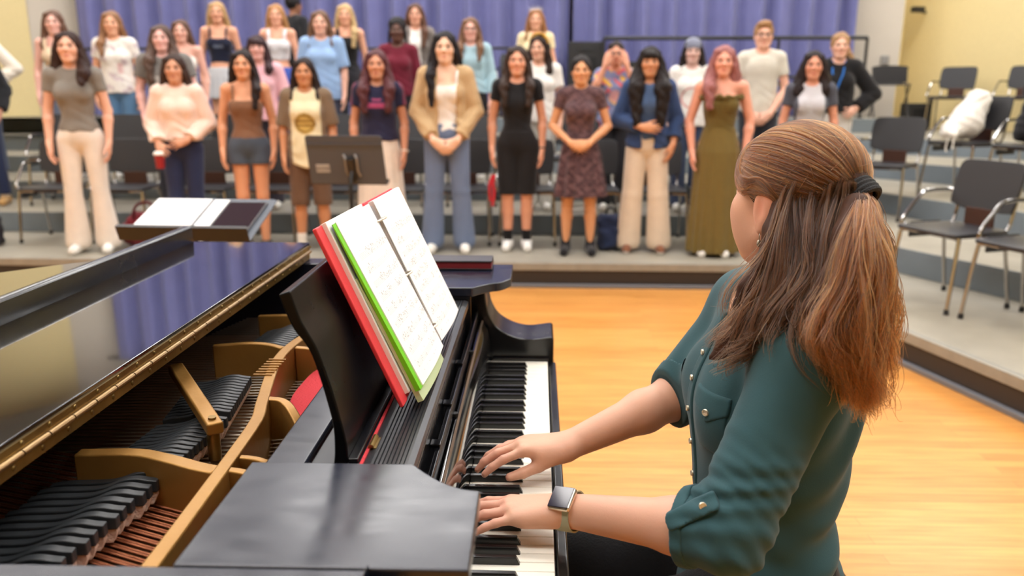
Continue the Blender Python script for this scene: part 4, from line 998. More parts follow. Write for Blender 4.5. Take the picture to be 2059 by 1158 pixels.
def person(label, x, y, zf, H, yaw=0, skin=(225, 178, 152), hair=(60, 42, 34), style='long', hl=.30, top=None, top2=None, bot=None, shoe=(235, 232, 225), arms=('down', 'down'), hyaw=0, fem=1, wide=1.0, over=None, stance=.0, extra=None, vox=.0068, hdp=0, hv=1.0):
    sc = H / 1.65; sk = np.array(rgb(*skin))
    B = Sdf()
    B.u(ell((0, .008, 1.225), (.124 * wide, .092, .17)), .05)
    if fem:
        for q in (-1, 1): B.u(ell((q * .064, -.070, 1.205), (.056, .050, .058)), .045)
    else: B.u(ell((0, -.02, 1.26), (.13, .085, .09)), .05)
    B.u(ell((0, .004, 1.06), (.099 * wide, .078 * wide, .16)), .06); B.u(ell((0, .012, .905), (.138 * wide if fem else .130, .102 * wide, .125)), .06)
    B.u(cap((-.132 * wide, .012, 1.337), (.132 * wide, .012, 1.337), .045), .04); n0 = (0, .012, 1.385)
    for q in (-1, 1): B.u(cap(n0, (q * .138, .012, 1.347), .044, .038), .035)
    torso = list(B.ops); A_ = []
    for q, nm in ((-1, arms[0]), (1, arms[1])):
        e, w, f, up, th = ARM[nm]; m = np.array((q, 1, 1)); sh = np.array((q * .153 * wide, .012, 1.335)); e = np.array(e) * m; w = np.array(w) * m; f = np.array(f) * m; up = np.array(up) * m; th = np.array(th) * m
        if wide > 1: e = e + np.array((q * .03, 0, 0))
        A_.append((sh, e, w)); g = e * .72 + w * .28
        B.u(cap(sh, e, .043 * wide, .034 * wide), .03); B.u(cap(e, g, .034 * wide, .036 * wide), .015); B.u(cap(g, w, .036 * wide, .0235), .015)
        hand(B, w, f, up, th, .96, spread=.13, fat=.95, thumb=(.7, .5, -.2))
    L_ = []
    for q in (-1, 1):
        hx = q * LEGX; st = q * stance
        hip, kn, an = np.array((hx, .012, .865)), np.array((hx * .98 + st * .5, -.006, .475)), np.array((hx * .95 + st, .02, .085))
        L_.append((hip, kn, an)); B.u(cap(hip, kn, .076 * wide, .050), .04); mid = kn * .62 + an * .38 + np.array((0, .014, 0))
        B.u(cap(kn, mid, .051, .049), .015); B.u(cap(mid, an, .049, .032), .015)
        B.u(cap(an + np.array((0, .012, -.045)), an + np.array((q * .012, -.135, -.055)), .034, .026), .015)
    B.u(cap((0, .018, 1.36), (0, .004, 1.47), .047, .045), .03)
    hd = Head((0, -.004, 1.528), yaw=hyaw, pitch=hdp); hd.add(B, jaw=1.0 if fem else 1.1)
    hc = np.array(rgb(*hair)); dark = np.mean(skin) < 130
    def bcol(P):
        c = np.tile(sk, (len(P), 1)); hd.face_col(P, c, sk, sk * np.array((.74, .30, .32)), hc * .6 + sk * .12); return c
    V, Q = sdf_mesh(B, (-.46, -.32, -.02), (.46, .26, 1.67), vox)
    body = np_obj('person', V * sc, Q, M_SKINF, None, bcol_wrap(bcol, sc)); body.location = (x, y, zf); body.rotation_euler = (0, 0, yaw)
    tag(body, label, 'person', 'choir singers on the risers')
    T = Sdf(); T.ops = torso
    def put(nm, S, lo, hi, col, v=.0082):
        V, Q = sdf_mesh(S, lo, hi, v)
        if len(V): return np_obj(nm, V * sc, Q, M_DYE, body, bcol_wrap(col, sc))
    def paint(base, pts):
        b = np.array(rgb(*base))
        def f(P):
            c = np.tile(b, (len(P), 1)); X_, Y_, Z_ = P[:, 0], P[:, 1], P[:, 2]; fr = Y_ < .0
            for p in pts:
                k = p[0]; cc = np.array(rgb(*p[1]))
                if k == 'disc': m_ = fr & (np.hypot(X_ - p[2], Z_ - p[3]) < p[4])
                elif k == 'ring': r_ = np.hypot(X_ - p[2], Z_ - p[3]); m_ = fr & (r_ < p[4]) & (r_ > p[4] - p[5])
                elif k == 'rect': m_ = fr & (X_ > p[2]) & (X_ < p[3]) & (Z_ > p[4]) & (Z_ < p[5])
                elif k == 'sleeve': m_ = (np.abs(X_) > p[2] + np.maximum(Z_ - 1.33, 0) * -.6) & (Z_ > p[3])
                elif k == 'band': m_ = (Z_ > p[2]) & (Z_ < p[3])
                elif k == 'blot':
                    q_ = P * p[2]; m_ = (np.sin(q_[:, 0] * 1.3 + 2 * np.sin(q_[:, 2])) + np.sin(q_[:, 2] * 1.7 + 1.5 * np.sin(q_[:, 0] + p[3])) + .6 * np.sin(q_[:, 0] * 3.1 + q_[:, 2] * 2.3) > p[4]) & ((fr) | (p[5] > 0))
                elif k == 'mel': m_ = (np.sin(P @ np.array((310., 170, 260))) > .3)
                c[m_] = c[m_] * (.55 if k == 'mel' else .1) + cc * (.45 if k == 'mel' else .9)
            return c
        return f
    def garment(nm, g):
        kind = g.get('k', 'tee'); o = g.get('o', .011); hem = g.get('hem', .90); sl = g.get('sl', .5); nk = g.get('nk', (.070, .035)); S = Sdf()
        S.u(T.off(o), .01)
        if g.get('loose'): S.u(lathe([(hem - .02, .150 + g['loose'], .108 + g['loose']), (1.0, .140 + g['loose'], .105 + g['loose']), (1.22, .125 + g['loose'] * .5, .095 + g['loose'] * .5), (1.30, .10, .06)], (0, .01)), .05)
        if kind in ('tee', 'sweater', 'cardigan'):
            for sh, e, w in A_:
                r0, r1 = .046 + o * .6 + g.get('loose', 0) * .4, .039 + o + g.get('loose', 0) * .4
                if sl <= 1:
                    c = sh + (e - sh) * sl; d = nrm(e - sh); S.u(cap(sh, sh + (e - sh) * min(sl + .15, 1.1), r0 * wide, r1 * wide, [(c, d)]), .03)
                else:
                    c = e + (w - e) * (sl - 1); d = nrm(w - e); S.u(cap(sh, e, r0 * wide, r1 * wide), .03); S.u(cap(e, c + d * .04, r1 * wide, .034 + o + g.get('loose', 0) * .3, [(c, d)]), .015)
        elif kind in ('tank', 'strapless', 'crop'):
            tz = g.get('tz', 1.275); S.isect(half((0, -.1, tz), (0, .25, 1)), .006); 
            for q in (-1, 1): S.cut(ell((q * .186, .01, 1.30), (.058, .13, .115)), .01)
            if kind != 'strapless':
                wst = g.get('st', .011)
                for q in (-1, 1):
                    pth = [(q * .082, -.098, tz - .03), (q * .086, -.082, 1.32), (q * .090, -.050, 1.362), (q * .092, .010, 1.388), (q * .090, .080, 1.33), (q * .08, .098, 1.25)]
                    for a, b in zip(pth, pth[1:]): S.u(cap(a, b, wst), .006)
        if kind != 'strapless':
            if kind in ('tee', 'sweater', 'cardigan'): S.cut(ell((0, -.035, 1.425), (nk[0], .085, nk[1] + .03)), .006); S.cut(cap((0, .018, 1.38), (0, .0, 1.52), .056), .006)
        if kind == 'cardigan':
            S.cut(rbox((g.get('ox', 0), -.14, 1.1), (g.get('ow', .055), .15, .5), .01), .02)
        S.isect(half((0, 0, hem), (0, 0, -1)), .004)
        if g.get('hem2'): S.isect(half((0, 0, hem), g['hem2']), .004)
        if g.get('folds', 1):
            fa = .0035 if kind in ('sweater', 'cardigan') else .0022
            S.post = lambda P: (fa * np.sin(P[:, 2] * 60 + 3 * np.sin(P[:, 0] * 22 + P[:, 2] * 11)) * np.clip((1.2 - P[:, 2]) / .15, 0, 1)).astype(F32)
        return put(nm, S, (-.48, -.32, hem - .05), (.48, .28, 1.45), paint(g['c'], g.get('p', [])))
    def lower(g):
        k = g['k']; S = Sdf(); o = g.get('o', .012); wz = g.get('w', .985); hz = g.get('hem', .05); lo = -.45, -.35, hz - .03; hi = .45, .35, wz + .06
        if k in ('pants', 'shorts'):
            S.u(T.off(o), .02); fl = g.get('fl', .075); kf = g.get('kn', .066)
            for hip, kn, an in L_:
                S.u(cap(hip, kn, .079 * wide + o, kf), .025); S.u(cap(kn, an, kf, fl), .010)
        elif k == 'skirt':
            S.u(T.off(o), .02); S.u(lathe([(hz, g['rx'], g['ry']), (.86, .168, .128), (wz, .118, .094)], (0, .01), g.get('pl', .008), g.get('np', 16)), .03)
        elif k == 'dress':
            S.u(lathe([(hz, g['rx'], g['ry']), (.84, .176, .136), (1.02, .126, .100), (1.06, .124, .098)], (0, .008), g.get('pl', .008), g.get('np', 16)), .04)
        S.isect(half((0, 0, wz), (0, 0, 1))); S.isect(half((0, 0, hz), (0, 0, -1)), .003)
        nm = {'pants': 'trousers', 'shorts': 'shorts', 'skirt': 'skirt', 'dress': 'dress_skirt'}[k]
        return put(g.get('n', nm), S, lo, hi, paint(g['c'], g.get('p', [])))
    if top2: garment('undershirt', top2)
    if top: garment(top.get('n', {'tee': 'shirt', 'tank': 'tank_top', 'crop': 'crop_top', 'strapless': 'bodice', 'sweater': 'sweater', 'cardigan': 'cardigan'}[top.get('k', 'tee')]), top)
    if bot: lower(bot)
    if over: lower(over)
    # shoes
    for q, (hip, kn, an) in zip((-1, 1), L_):
        S = Sdf(); bt = isinstance(shoe, dict) and shoe.get('boot', 0); sc_ = shoe['c'] if isinstance(shoe, dict) else shoe
        S.u(cap(an + np.array((0, .025, -.040)), an + np.array((q * .012, -.150, -.052)), .043, .036), .02); S.u(cap(an + np.array((0, .01, -.04)), an + np.array((0, .01, max(bt - .085, -.015))), .043, .043), .025)
        S.isect(half((0, 0, .001), (0, 0, -1))); S.isect(half((0, 0, bt or .085), (0, 0, 1)))
        pt = [('band', (232, 230, 226), -.1, .022)] if not isinstance(shoe, dict) or shoe.get('sole') else []
        put('shoe', S, (an[0] - .1, -.24, -.01), (an[0] + .1, .16, (bt or .085) + .02), paint(sc_, pt), .009)
        if isinstance(shoe, dict) and shoe.get('sock'):
            S = Sdf(); S.u(cap(an, kn, .0385, .05)); S.isect(half((0, 0, shoe['sh']), (0, 0, 1))); S.isect(half((0, 0, .07), (0, 0, -1)))
            put('sock', S, (an[0] - .09, -.1, .05), (an[0] + .09, .16, shoe['sh'] + .02), paint(shoe['sock'], []), .009)
    # hair
    S = Sdf(); E, C = hd.E, hd.C
    S.u(E((0, .020, .036), (.084, .104, .093)), .02)
    S.cut(E((0, -.118, -.035), (.068, .088, .142 if style != 'bangs' else .098)), .012); S.cut(E((0, -.055, -.125), (.095, .10, .090)), .015)
    fr = {'long': .0, 'front': -.075, 'back': .06, 'bangs': -.06, 'fl': -.07, 'fr': -.07, 'bob': .01}.get(style, .0)
    if style in ('long', 'front', 'back', 'bangs', 'fl', 'fr', 'bob'):
        S.u(C((0, .055, .0), (0, .07, -.12), .078, .070), .03); S.u(C((0, .072, -.12), (0, .105, -min(hl, .34)), .072, .045), .03)
        for q in (-1, 1):
            f_ = fr if style not in ('fl', 'fr') else (fr if (q < 0) == (style == 'fl') else .05)
            S.u(C((q * .060, -.030, .070), (q * .084, -.012, -.03), .023, .027 * hv ** .5), .02); S.u(C((q * .084, -.012, -.03), (q * .094, .004 + f_ * .25, -.12), .028 * hv ** .5, .034 * hv), .02)
            if hl > .17:
                S.u(C((q * .094, .004 + f_ * .25, -.12), (q * .104, f_ - .02 - .02 * (f_ < 0), -.20), .034 * hv, .036 * hv), .02); S.u(C((q * .104, f_ - .02 - .02 * (f_ < 0), -.20), (q * (.094 if f_ < 0 else .106), f_ - .07 * (f_ < 0), -hl), .037 * hv, .020 * hv), .02)
    if style == 'bangs': S.u(E((0, -.078, .048), (.056, .024, .034)), .02)
    if style == 'bun': S.u(E((0, .09, .10), (.038, .038, .036)), .015)
    if style == 'pony': S.u(C((0, .10, .05), (0, .13, -.05), .03, .035), .02); S.u(C((0, .13, -.05), (.02, .12, -.22), .035, .018), .02)
    if style == 'ponyf': S.u(C((.06, .08, .02), (.10, .05, -.12), .03, .035), .02); S.u(C((.10, .05, -.12), (.105, -.06, -.30), .036, .018), .02)
    if style == 'short': S.u(E((0, -.045, .095), (.062, .045, .034)), .02)
    if style == 'braids':
        S.u(E((0, .04, .075), (.090, .095, .075)), .03)
        for q in (-1, 1):
            for j in range(3): S.u(C((q * .080, .0 + j * .03, .0), (q * (.088 + .004 * j), -.01 + j * .035, -.15 - .02 * j), .014, .011), .006)
    if style == 'crop': pass
    wv = .0036 if style not in ('braids', 'short') else .002
    S.post = lambda P: (wv * np.sin(np.arctan2(P[:, 1], P[:, 0]) * 17 + 9 * P[:, 2] + 2 * np.sin(P[:, 2] * 34)) + wv * .6 * np.sin(P[:, 2] * 70 + P[:, 0] * 30)).astype(F32)
    V, Q = sdf_mesh(S, (-.19, -.24, 1.08 if hl < .42 else .90), (.19, .26, 1.70), .0072)
    h = np_obj('hair', V * sc, Q, hairmat(*hair), body)
    for e in (extra or []):
        if e[0] == 'glasses':
            m = MB()
            for q in (-1, 1): m.tube([Vector(hd.w(q * .032 + .023 * cos(a), -.098, .004 + .019 * sin(a))) * sc for a in np.linspace(0, 2 * pi, 17)[:-1]], .0020, 6, closed=True); m.tube([Vector(hd.w(q * .055, -.096, .008)) * sc, Vector(hd.w(q * .077, .005, .010)) * sc], .0018, 6)
            m.tube([Vector(hd.w(-.009, -.1, .008)) * sc, Vector(hd.w(.009, -.1, .008)) * sc], .002, 6); m.build('glasses', M_BLK, body, world=False)
        if e[0] == 'band':
            m = MB(); m.tube([Vector(hd.w(.092 * cos(a), -.012 - .012 * sin(a), .030 + .108 * sin(a))) * sc for a in np.linspace(.15, pi - .15, 15)], .012, 8); m.build('headband', mat('headband_gold', rgb(196, 146, 50), rough=.35, metal=.6), body, world=False)
        if e[0] == 'tiara':
            m = MB(); P_ = [Vector(hd.w(.080 * cos(a), -.020 - .05 * sin(a), .105 + .012 * sin(a))) * sc for a in np.linspace(.2, pi - .2, 13)]; m.tube(P_, .004, 6)
            for i, p in enumerate(P_): m.tube([p, p + Vector((0, 0, .018 + .016 * sin(pi * i / 12)))], [.003, .0015], 6)
            m.build('tiara', mat('tiara_silver', rgb(232, 230, 226), rough=.2, metal=.6), body, world=False)
        if e[0] == 'cap':
            S = Sdf(); S.u(E((0, .016, .052), (.090, .108, .086)), .02); S.isect(half(hd.w(0, 0, .040), hd.R @ np.array((0, .28, -1.0))), .006); S.u(E((0, .12, .045), (.062, .070, .010)), .015)
            V, Q = sdf_mesh(S, (-.13, -.18, 1.5), (.13, .26, 1.72), .007); np_obj('cap', V * sc, Q, cloth('cap_grey', 128, 132, 150), body)
        if e[0] == 'watch':
            sh, el, w = A_[1]; d = nrm(w - el); m = MB(); M = rot_to(d); m.tube([(Vector(w) + M @ Vector((.030 * cos(a), .030 * sin(a), 0))) * sc for a in np.linspace(0, 2 * pi, 17)[:-1]], .007, 6, closed=True); m.build('wristwatch', mat('watch_%d' % e[1][0], rgb(*e[1]), rough=.4), body, world=False)
        if e[0] == 'lanyard':
            m = MB(); m.tube([Vector(p) * sc for p in [(-.055, -.02, 1.40), (-.060, -.10, 1.30), (-.045, -.135, 1.18), (-.025, -.135, 1.06)]], .008, 6); m.tube([Vector(p) * sc for p in [(.055, -.02, 1.40), (.030, -.125, 1.28), (-.01, -.140, 1.16), (-.025, -.135, 1.06)]], .008, 6); m.build('lanyard', cloth('lanyard_blue', 40, 110, 190), body, world=False)
        if e[0] == 'ruffle':
            m = MB(); P_ = [Vector((.150 * cos(a) * wide, .006 + .118 * sin(a) - .01, 1.262 + .008 * sin(a * 14))) * sc for a in np.linspace(0, 2 * pi, 57)[:-1]]; m.tube(P_, [.016 + .006 * sin(k * 1.9) for k in range(56)], 7, closed=True); m.build('ruffle', cloth('olive', 104, 88, 44), body, world=False)
    return body
def bcol_wrap(f, sc): return lambda V: f(V / sc)
W_ = (238, 234, 228)
DOWN = ('down', 'down')
ROW = [
 # front row, left to right
 dict(label='person in grey fitted tee and white flared trousers, leftmost of the front row', x=-3.51, y=6.10, zf=.19, H=1.67, skin=(226, 172, 146), hair=(58, 40, 36), style='fr', hl=.26, hv=1.25, top=dict(c=(132, 126, 118), hem=.925, sl=.45, nk=(.066, .018)), bot=dict(k='pants', c=(230, 220, 208), w=.965, hem=.03, o=.008, fl=.095, kn=.062), stance=.03, hdp=-.08),
 dict(label='person in pale pink sweatshirt and dark jeans holding a tumbler', x=-2.77, y=6.20, zf=.19, H=1.51, skin=(206, 150, 120), hair=(64, 46, 40), style='bob', hl=.22, top=dict(k='sweater', c=(240, 212, 196), hem=.945, sl=1.86, o=.016, loose=.022, nk=(.068, .018)), bot=dict(k='pants', c=(44, 52, 84), hem=.05, fl=.075), arms=('bent', 'clasp')),
 dict(label='person in brown tank top and dark denim shorts with long black hair', x=-2.24, y=6.20, zf=.19, H=1.54, skin=(214, 152, 116), hair=(42, 32, 32), style='fr', hl=.34, top=dict(k='tank', c=(130, 94, 72), hem=.90, tz=1.25), bot=dict(k='shorts', c=(74, 84, 98), w=.955, hem=.735, o=.014, kn=.09), shoe=(60, 56, 54)),
 dict(label='person in cream tee with brown sleeves and round gold emblem, brown long shorts', x=-1.76, y=6.15, zf=.19, H=1.48, skin=(196, 136, 98), hair=(46, 36, 36), style='long', hl=.24, top=dict(c=(226, 214, 178), hem=.74, sl=.92, o=.014, loose=.03, hem2=(-.28, 0, -1), p=[('sleeve', (104, 80, 64), .125, .6), ('disc', (186, 150, 62), -.005, 1.115, .088), ('ring', (122, 92, 44), -.005, 1.115, .074, .012), ('rect', (128, 96, 46), -.088, .082, 1.095, 1.140), ('rect', (206, 172, 92), -.066, .060, 1.106, 1.128)]), bot=dict(k='shorts', c=(104, 78, 60), hem=.42, o=.018, kn=.080, fl=.085), stance=.03, shoe=dict(c=(226, 218, 208), sock=(232, 226, 216), sh=.17, sole=1)),
 dict(label='person in navy tee with pink print, dark red hair and long pale skirt', x=-1.22, y=6.20, zf=.19, H=1.54, skin=(206, 146, 116), hair=(88, 42, 48), style='front', hl=.36, hv=1.25, top=dict(c=(40, 40, 66), hem=.93, sl=.5, loose=.008, p=[('rect', (176, 74, 112), -.085, .085, 1.195, 1.232), ('rect', (176, 74, 112), -.04, .04, 1.25, 1.268), ('sleeve', (120, 44, 70), .205, 1.1)]), bot=dict(k='skirt', c=(226, 212, 198), hem=.10, rx=.215, ry=.17, w=.97, pl=.007, np=18), extra=[('watch', (226, 214, 200))]),
 dict(label='person in tan cardigan over white top and wide blue jeans, hands folded', x=-.70, y=6.20, zf=.19, H=1.67, skin=(232, 188, 160), hair=(34, 30, 34), style='fl', hl=.40, top=dict(k='cardigan', c=(194, 164, 124), hem=.86, sl=1.84, o=.016, loose=.012, ow=.066, ox=.012), top2=dict(k='tank', c=(240, 234, 228), hem=.93, tz=1.26), bot=dict(k='pants', c=(108, 124, 154), hem=.03, o=.012, fl=.088, kn=.070), arms=('low', 'low'), stance=.045),
 dict(label='person in black tee and black knee shorts holding a red strap', x=-.16, y=6.30, zf=.19, H=1.57, skin=(222, 160, 130), hair=(62, 48, 42), style='front', hl=.34, top=dict(c=(30, 29, 31), hem=.90, sl=.42, nk=(.078, .04)), bot=dict(k='shorts', c=(30, 29, 31), hem=.47, o=.016, kn=.079, fl=.085, p=[]), shoe=dict(c=(232, 230, 226), sock=(26, 25, 26), sh=.17, sole=1), extra=[('watch', (24, 24, 26))]),
 dict(label='person in maroon patterned short dress and black boots, hands folded', x=.32, y=6.15, zf=.19, H=1.49, skin=(214, 154, 112), hair=(36, 30, 30), style='bun', hl=.1, top=dict(c=(92, 68, 72), hem=.98, sl=.42, nk=(.058, .010), n='dress_bodice', p=[('blot', (112, 84, 86), 46, 1.0, .6, 1), ('blot', (70, 50, 54), 61, 2.0, 1.1, 1)]), bot=dict(k='dress', c=(86, 62, 66), hem=.50, rx=.225, ry=.18, w=1.03, pl=.018, np=9, p=[('blot', (110, 82, 84), 40, .5, .5, 1), ('blot', (62, 44, 48), 55, 3.0, 1.0, 1)]), shoe=dict(c=(36, 35, 38), boot=.25), arms=('clasp', 'clasp'), stance=.03),
 dict(label='person in denim jacket with very long black wavy hair and cream trousers', x=.84, y=6.24, zf=.19, H=1.56, skin=(206, 146, 108), hair=(38, 32, 32), style='bangs', hl=.47, hv=1.75, top=dict(k='cardigan', c=(48, 68, 108), hem=.86, sl=1.75, o=.020, loose=.016, ow=.05, n='jacket', p=[('sleeve', (52, 74, 116), .1, .5)]), top2=dict(c=(76, 98, 134), hem=.93, sl=.3), bot=dict(k='pants', c=(222, 204, 182), w=.965, hem=.03, o=.010, fl=.104, kn=.084), stance=.05, arms=('belly', 'pocket'), shoe=(132, 84, 60)),
 dict(label='person in olive strapless long dress with rosy wavy hair', x=1.36, y=6.12, zf=.19, H=1.56, skin=(226, 160, 136), hair=(164, 104, 102), style='fl', hl=.34, hv=1.35, top=dict(k='strapless', c=(104, 88, 44), hem=.98, tz=1.27, n='dress_bodice'), bot=dict(k='dress', c=(112, 94, 48), hem=.035, rx=.215, ry=.18, w=1.03, pl=.010, np=15), wide=1.05, extra=[('ruffle',)]),
 dict(label='person in grey raglan tee with navy sleeves and dark curly hair', x=2.14, y=6.50, zf=.19, H=1.54, skin=(216, 150, 122), hair=(44, 34, 34), style='bob', hl=.22, hv=1.5, top=dict(c=(196, 194, 198), hem=.9, sl=.5, p=[('sleeve', (46, 50, 66), .105, .8)]), bot=dict(k='pants', c=(50, 54, 70), hem=.05)),
 # second step
 dict(label='person in dark grey tee with long brown hair behind the pink sweatshirt', x=-3.36, y=7.32, zf=.37, H=1.63, skin=(232, 180, 170), hair=(94, 72, 62), style='front', hl=.38, hv=1.3, top=dict(c=(122, 118, 114), hem=.85, sl=.55, loose=.02, o=.016, p=[('rect', (206, 204, 200), -.06, .06, 1.05, 1.2), ('rect', (90, 140, 90), -.005, .02, 1.06, 1.15)]), bot=dict(k='pants', c=(60, 60, 70)), wide=1.12),
 dict(label='person in pink shirt with dark fringe standing behind the brown tank top', x=-2.50, y=7.32, zf=.37, H=1.54, skin=(226, 170, 160), hair=(66, 46, 50), style='bangs', hl=.18, top=dict(c=(236, 184, 194), hem=.86, sl=.9, loose=.02), bot=dict(k='pants', c=(60, 56, 66)), wide=1.05),
 dict(label='person in white tee with orange print and a gold headband', x=.01, y=7.30, zf=.37, H=1.53, skin=(222, 170, 144), hair=(52, 38, 34), style='bob', hl=.2, top=dict(c=W_, hem=.85, sl=.6, loose=.015, p=[('disc', (226, 130, 96), -.03, 1.15, .05), ('rect', (230, 150, 110), -.05, .05, 1.08, 1.11)]), bot=dict(k='pants', c=(206, 204, 196)), hyaw=-.35, extra=[('band',)]),
 dict(label='person in colourful graphic tee with both hands cupped at the mouth', x=.68, y=7.30, zf=.37, H=1.48, skin=(220, 156, 128), hair=(52, 38, 36), style='bun', hl=.1, top=dict(c=(126, 132, 168), hem=.83, sl=.55, loose=.015, p=[('blot', (214, 92, 90), 30, .4, .9, 0), ('blot', (226, 176, 60), 24, 2.2, 1.0, 0), ('disc', (206, 150, 150), 0, 1.13, .06)]), bot=dict(k='pants', c=(40, 38, 42)), arms=('mouth', 'mouth'), extra=[('glasses',)]),
 dict(label='person in white tee and backwards grey cap between jacket and olive dress', x=1.35, y=7.30, zf=.37, H=1.50, skin=(218, 178, 166), hair=(46, 38, 38), style='bob', hl=.2, top=dict(c=W_, hem=.83, sl=.6, loose=.02, p=[('ring', (206, 128, 124), 0, 1.10, .10, .016)]), bot=dict(k='pants', c=(60, 70, 96)), extra=[('cap',)]),
 dict(label='person with short blond hair in oatmeal tee, tallest on the right', x=1.97, y=7.36, zf=.37, H=1.65, skin=(234, 180, 156), hair=(176, 132, 88), style='short', hl=.1, fem=0, top=dict(c=(212, 206, 192), hem=.86, sl=.55, loose=.012), bot=dict(k='pants', c=(56, 58, 66)), arms=('low', 'low'), extra=[('glasses',)]),
 dict(label='person in black jacket and blue lanyard with a hand on the hip', x=2.62, y=7.30, zf=.37, H=1.55, skin=(230, 178, 154), hair=(170, 130, 88), style='ponyf', hl=.3, top=dict(k='sweater', c=(28, 27, 29), hem=.93, sl=1.9, o=.022, loose=.03), bot=dict(k='pants', c=(226, 220, 212), hem=.05, fl=.09), arms=('pocket', 'hip'), extra=[('lanyard',)]),
 # third step
 dict(label='person in loose light blue shirt with wavy brown hair', x=-2.13, y=8.10, zf=.55, H=1.64, skin=(230, 178, 156), hair=(118, 86, 64), style='long', hl=.30, top=dict(c=(150, 182, 224), hem=.80, sl=.85, loose=.035, o=.016), bot=dict(k='pants', c=(70, 76, 96))),
 dict(label='person in burgundy shirt with black braids', x=-1.38, y=8.10, zf=.55, H=1.56, skin=(92, 58, 46), hair=(32, 28, 30), style='braids', hl=.16, top=dict(c=(112, 34, 52), hem=.88, sl=1.85, loose=.008), bot=dict(k='pants', c=(40, 36, 42))),
 dict(label='person in beige top behind the grey tee at the far left', x=-4.84, y=8.20, zf=.55, H=1.66, skin=(230, 180, 166), hair=(110, 78, 62), style='long', hl=.28, top=dict(k='crop', c=(220, 196, 166), hem=.9, tz=1.30, st=.016), bot=dict(k='pants', c=(110, 120, 140))),
 dict(label='person in white printed tee and light blue jeans at the left', x=-4.25, y=8.20, zf=.55, H=1.65, skin=(228, 172, 140), hair=(150, 108, 74), style='fl', hl=.30, top=dict(c=W_, hem=.86, sl=.5, loose=.012, p=[('blot', (206, 190, 196), 26, .4, 1.1, 0), ('rect', (226, 190, 190), .03, .08, 1.05, 1.15)]), bot=dict(k='pants', c=(96, 134, 172), fl=.09)),
 dict(label='person in white floral off-shoulder blouse, half hidden in the third row', x=-3.58, y=8.25, zf=.55, H=1.57, skin=(228, 174, 156), hair=(104, 74, 58), style='back', hl=.3, top=dict(k='strapless', c=(232, 226, 218), hem=.85, tz=1.29, n='blouse', p=[('blot', (206, 160, 160), 40, 1.0, 1.2, 1)]), bot=dict(k='pants', c=(80, 90, 110))),
 dict(label='person with glasses in pale blue sweater, curls over the shoulders', x=-.67, y=8.20, zf=.55, H=1.58, skin=(230, 176, 160), hair=(128, 92, 66), style='front', hl=.30, top=dict(k='sweater', c=(168, 200, 212), hem=.90, sl=1.9, loose=.015, o=.015), bot=dict(k='skirt', c=(34, 33, 36), hem=.50, rx=.19, ry=.15, w=.96), extra=[('glasses',)]),
 # fourth step
 dict(label='tall person in navy crop top and pale grey skirt with long blond hair', x=-3.52, y=9.08, zf=.73, H=1.65, skin=(224, 166, 136), hair=(196, 160, 112), style='back', hl=.3, top=dict(k='crop', c=(32, 36, 56), hem=1.01, tz=1.26, p=[('rect', (110, 120, 140), -.05, .05, 1.16, 1.19)]), bot=dict(k='skirt', c=(196, 198, 202), hem=.62, rx=.20, ry=.16, w=.955, pl=.01)),
 dict(label='person in white crop top with blue waistband and strawberry blond hair', x=-2.87, y=9.08, zf=.73, H=1.62, skin=(230, 172, 144), hair=(188, 138, 88), style='back', hl=.3, top=dict(k='crop', c=(228, 226, 230), hem=1.05, tz=1.27, st=.018), bot=dict(k='pants', c=(74, 100, 190), w=.97)),
 dict(label='person in black tank top with pale blond hair over one shoulder', x=-2.11, y=9.08, zf=.73, H=1.62, skin=(226, 168, 138), hair=(206, 174, 124), style='fr', hl=.34, top=dict(k='tank', c=(30, 29, 31), hem=.9, tz=1.30, st=.02), bot=dict(k='pants', c=(50, 50, 56))),
 dict(label='person in grey jacket over white tee behind the burgundy shirt', x=-1.34, y=9.08, zf=.73, H=1.62, skin=(222, 164, 138), hair=(98, 64, 46), style='fr', hl=.34, top=dict(k='cardigan', c=(128, 120, 116), hem=.86, sl=1.9, o=.02, n='jacket'), top2=dict(c=W_, hem=.9, sl=.3), bot=dict(k='pants', c=(50, 50, 58))),
 dict(label='person wearing a silver tiara and a cream yellow top', x=-.03, y=9.08, zf=.73, H=1.56, skin=(226, 170, 140), hair=(164, 112, 70), style='long', hl=.26, top=dict(c=(240, 222, 178), hem=.88, sl=.45, loose=.01), bot=dict(k='pants', c=(90, 90, 100)), extra=[('tiara',)]),
 dict(label='person in black jacket turned away towards the violet curtain', x=-2.94, y=10.0, zf=.91, H=1.64, yaw=2.6, skin=(150, 104, 80), hair=(34, 30, 32), style='short', hl=.1, fem=0, top=dict(k='sweater', c=(36, 36, 40), hem=.86, sl=1.9, loose=.02), bot=dict(k='pants', c=(40, 40, 46))),
 # cut by the left edge
 dict(label='person in black jacket and navy jeans cut off by the left edge', x=-5.24, y=7.45, zf=.37, H=1.62, yaw=.3, skin=(226, 170, 150), hair=(60, 44, 38), style='long', hl=.25, top=dict(k='sweater', c=(30, 32, 36), hem=.84, sl=1.9, o=.02, loose=.04), bot=dict(k='pants', c=(38, 46, 74), hem=.10, fl=.06), arms=('pocket', 'pocket'), shoe=dict(c=(190, 150, 96), sock=(236, 232, 226), sh=.16), stance=.05),
 dict(label='person in cream knit sleeve with bent elbow at the left edge', x=-5.80, y=8.35, zf=.55, H=1.66, skin=(230, 176, 160), hair=(120, 84, 62), style='long', hl=.25, top=dict(k='sweater', c=(232, 224, 210), hem=.9, sl=1.7, o=.016, loose=.03), bot=dict(k='pants', c=(70, 80, 100)), arms=('down', 'hip')),
]
for k, sp in enumerate(ROW):
    sp.setdefault('yaw', math.atan2(sp['x'] + .2, sp['y']) * -.55); sp.setdefault('bot', None); person(**sp)
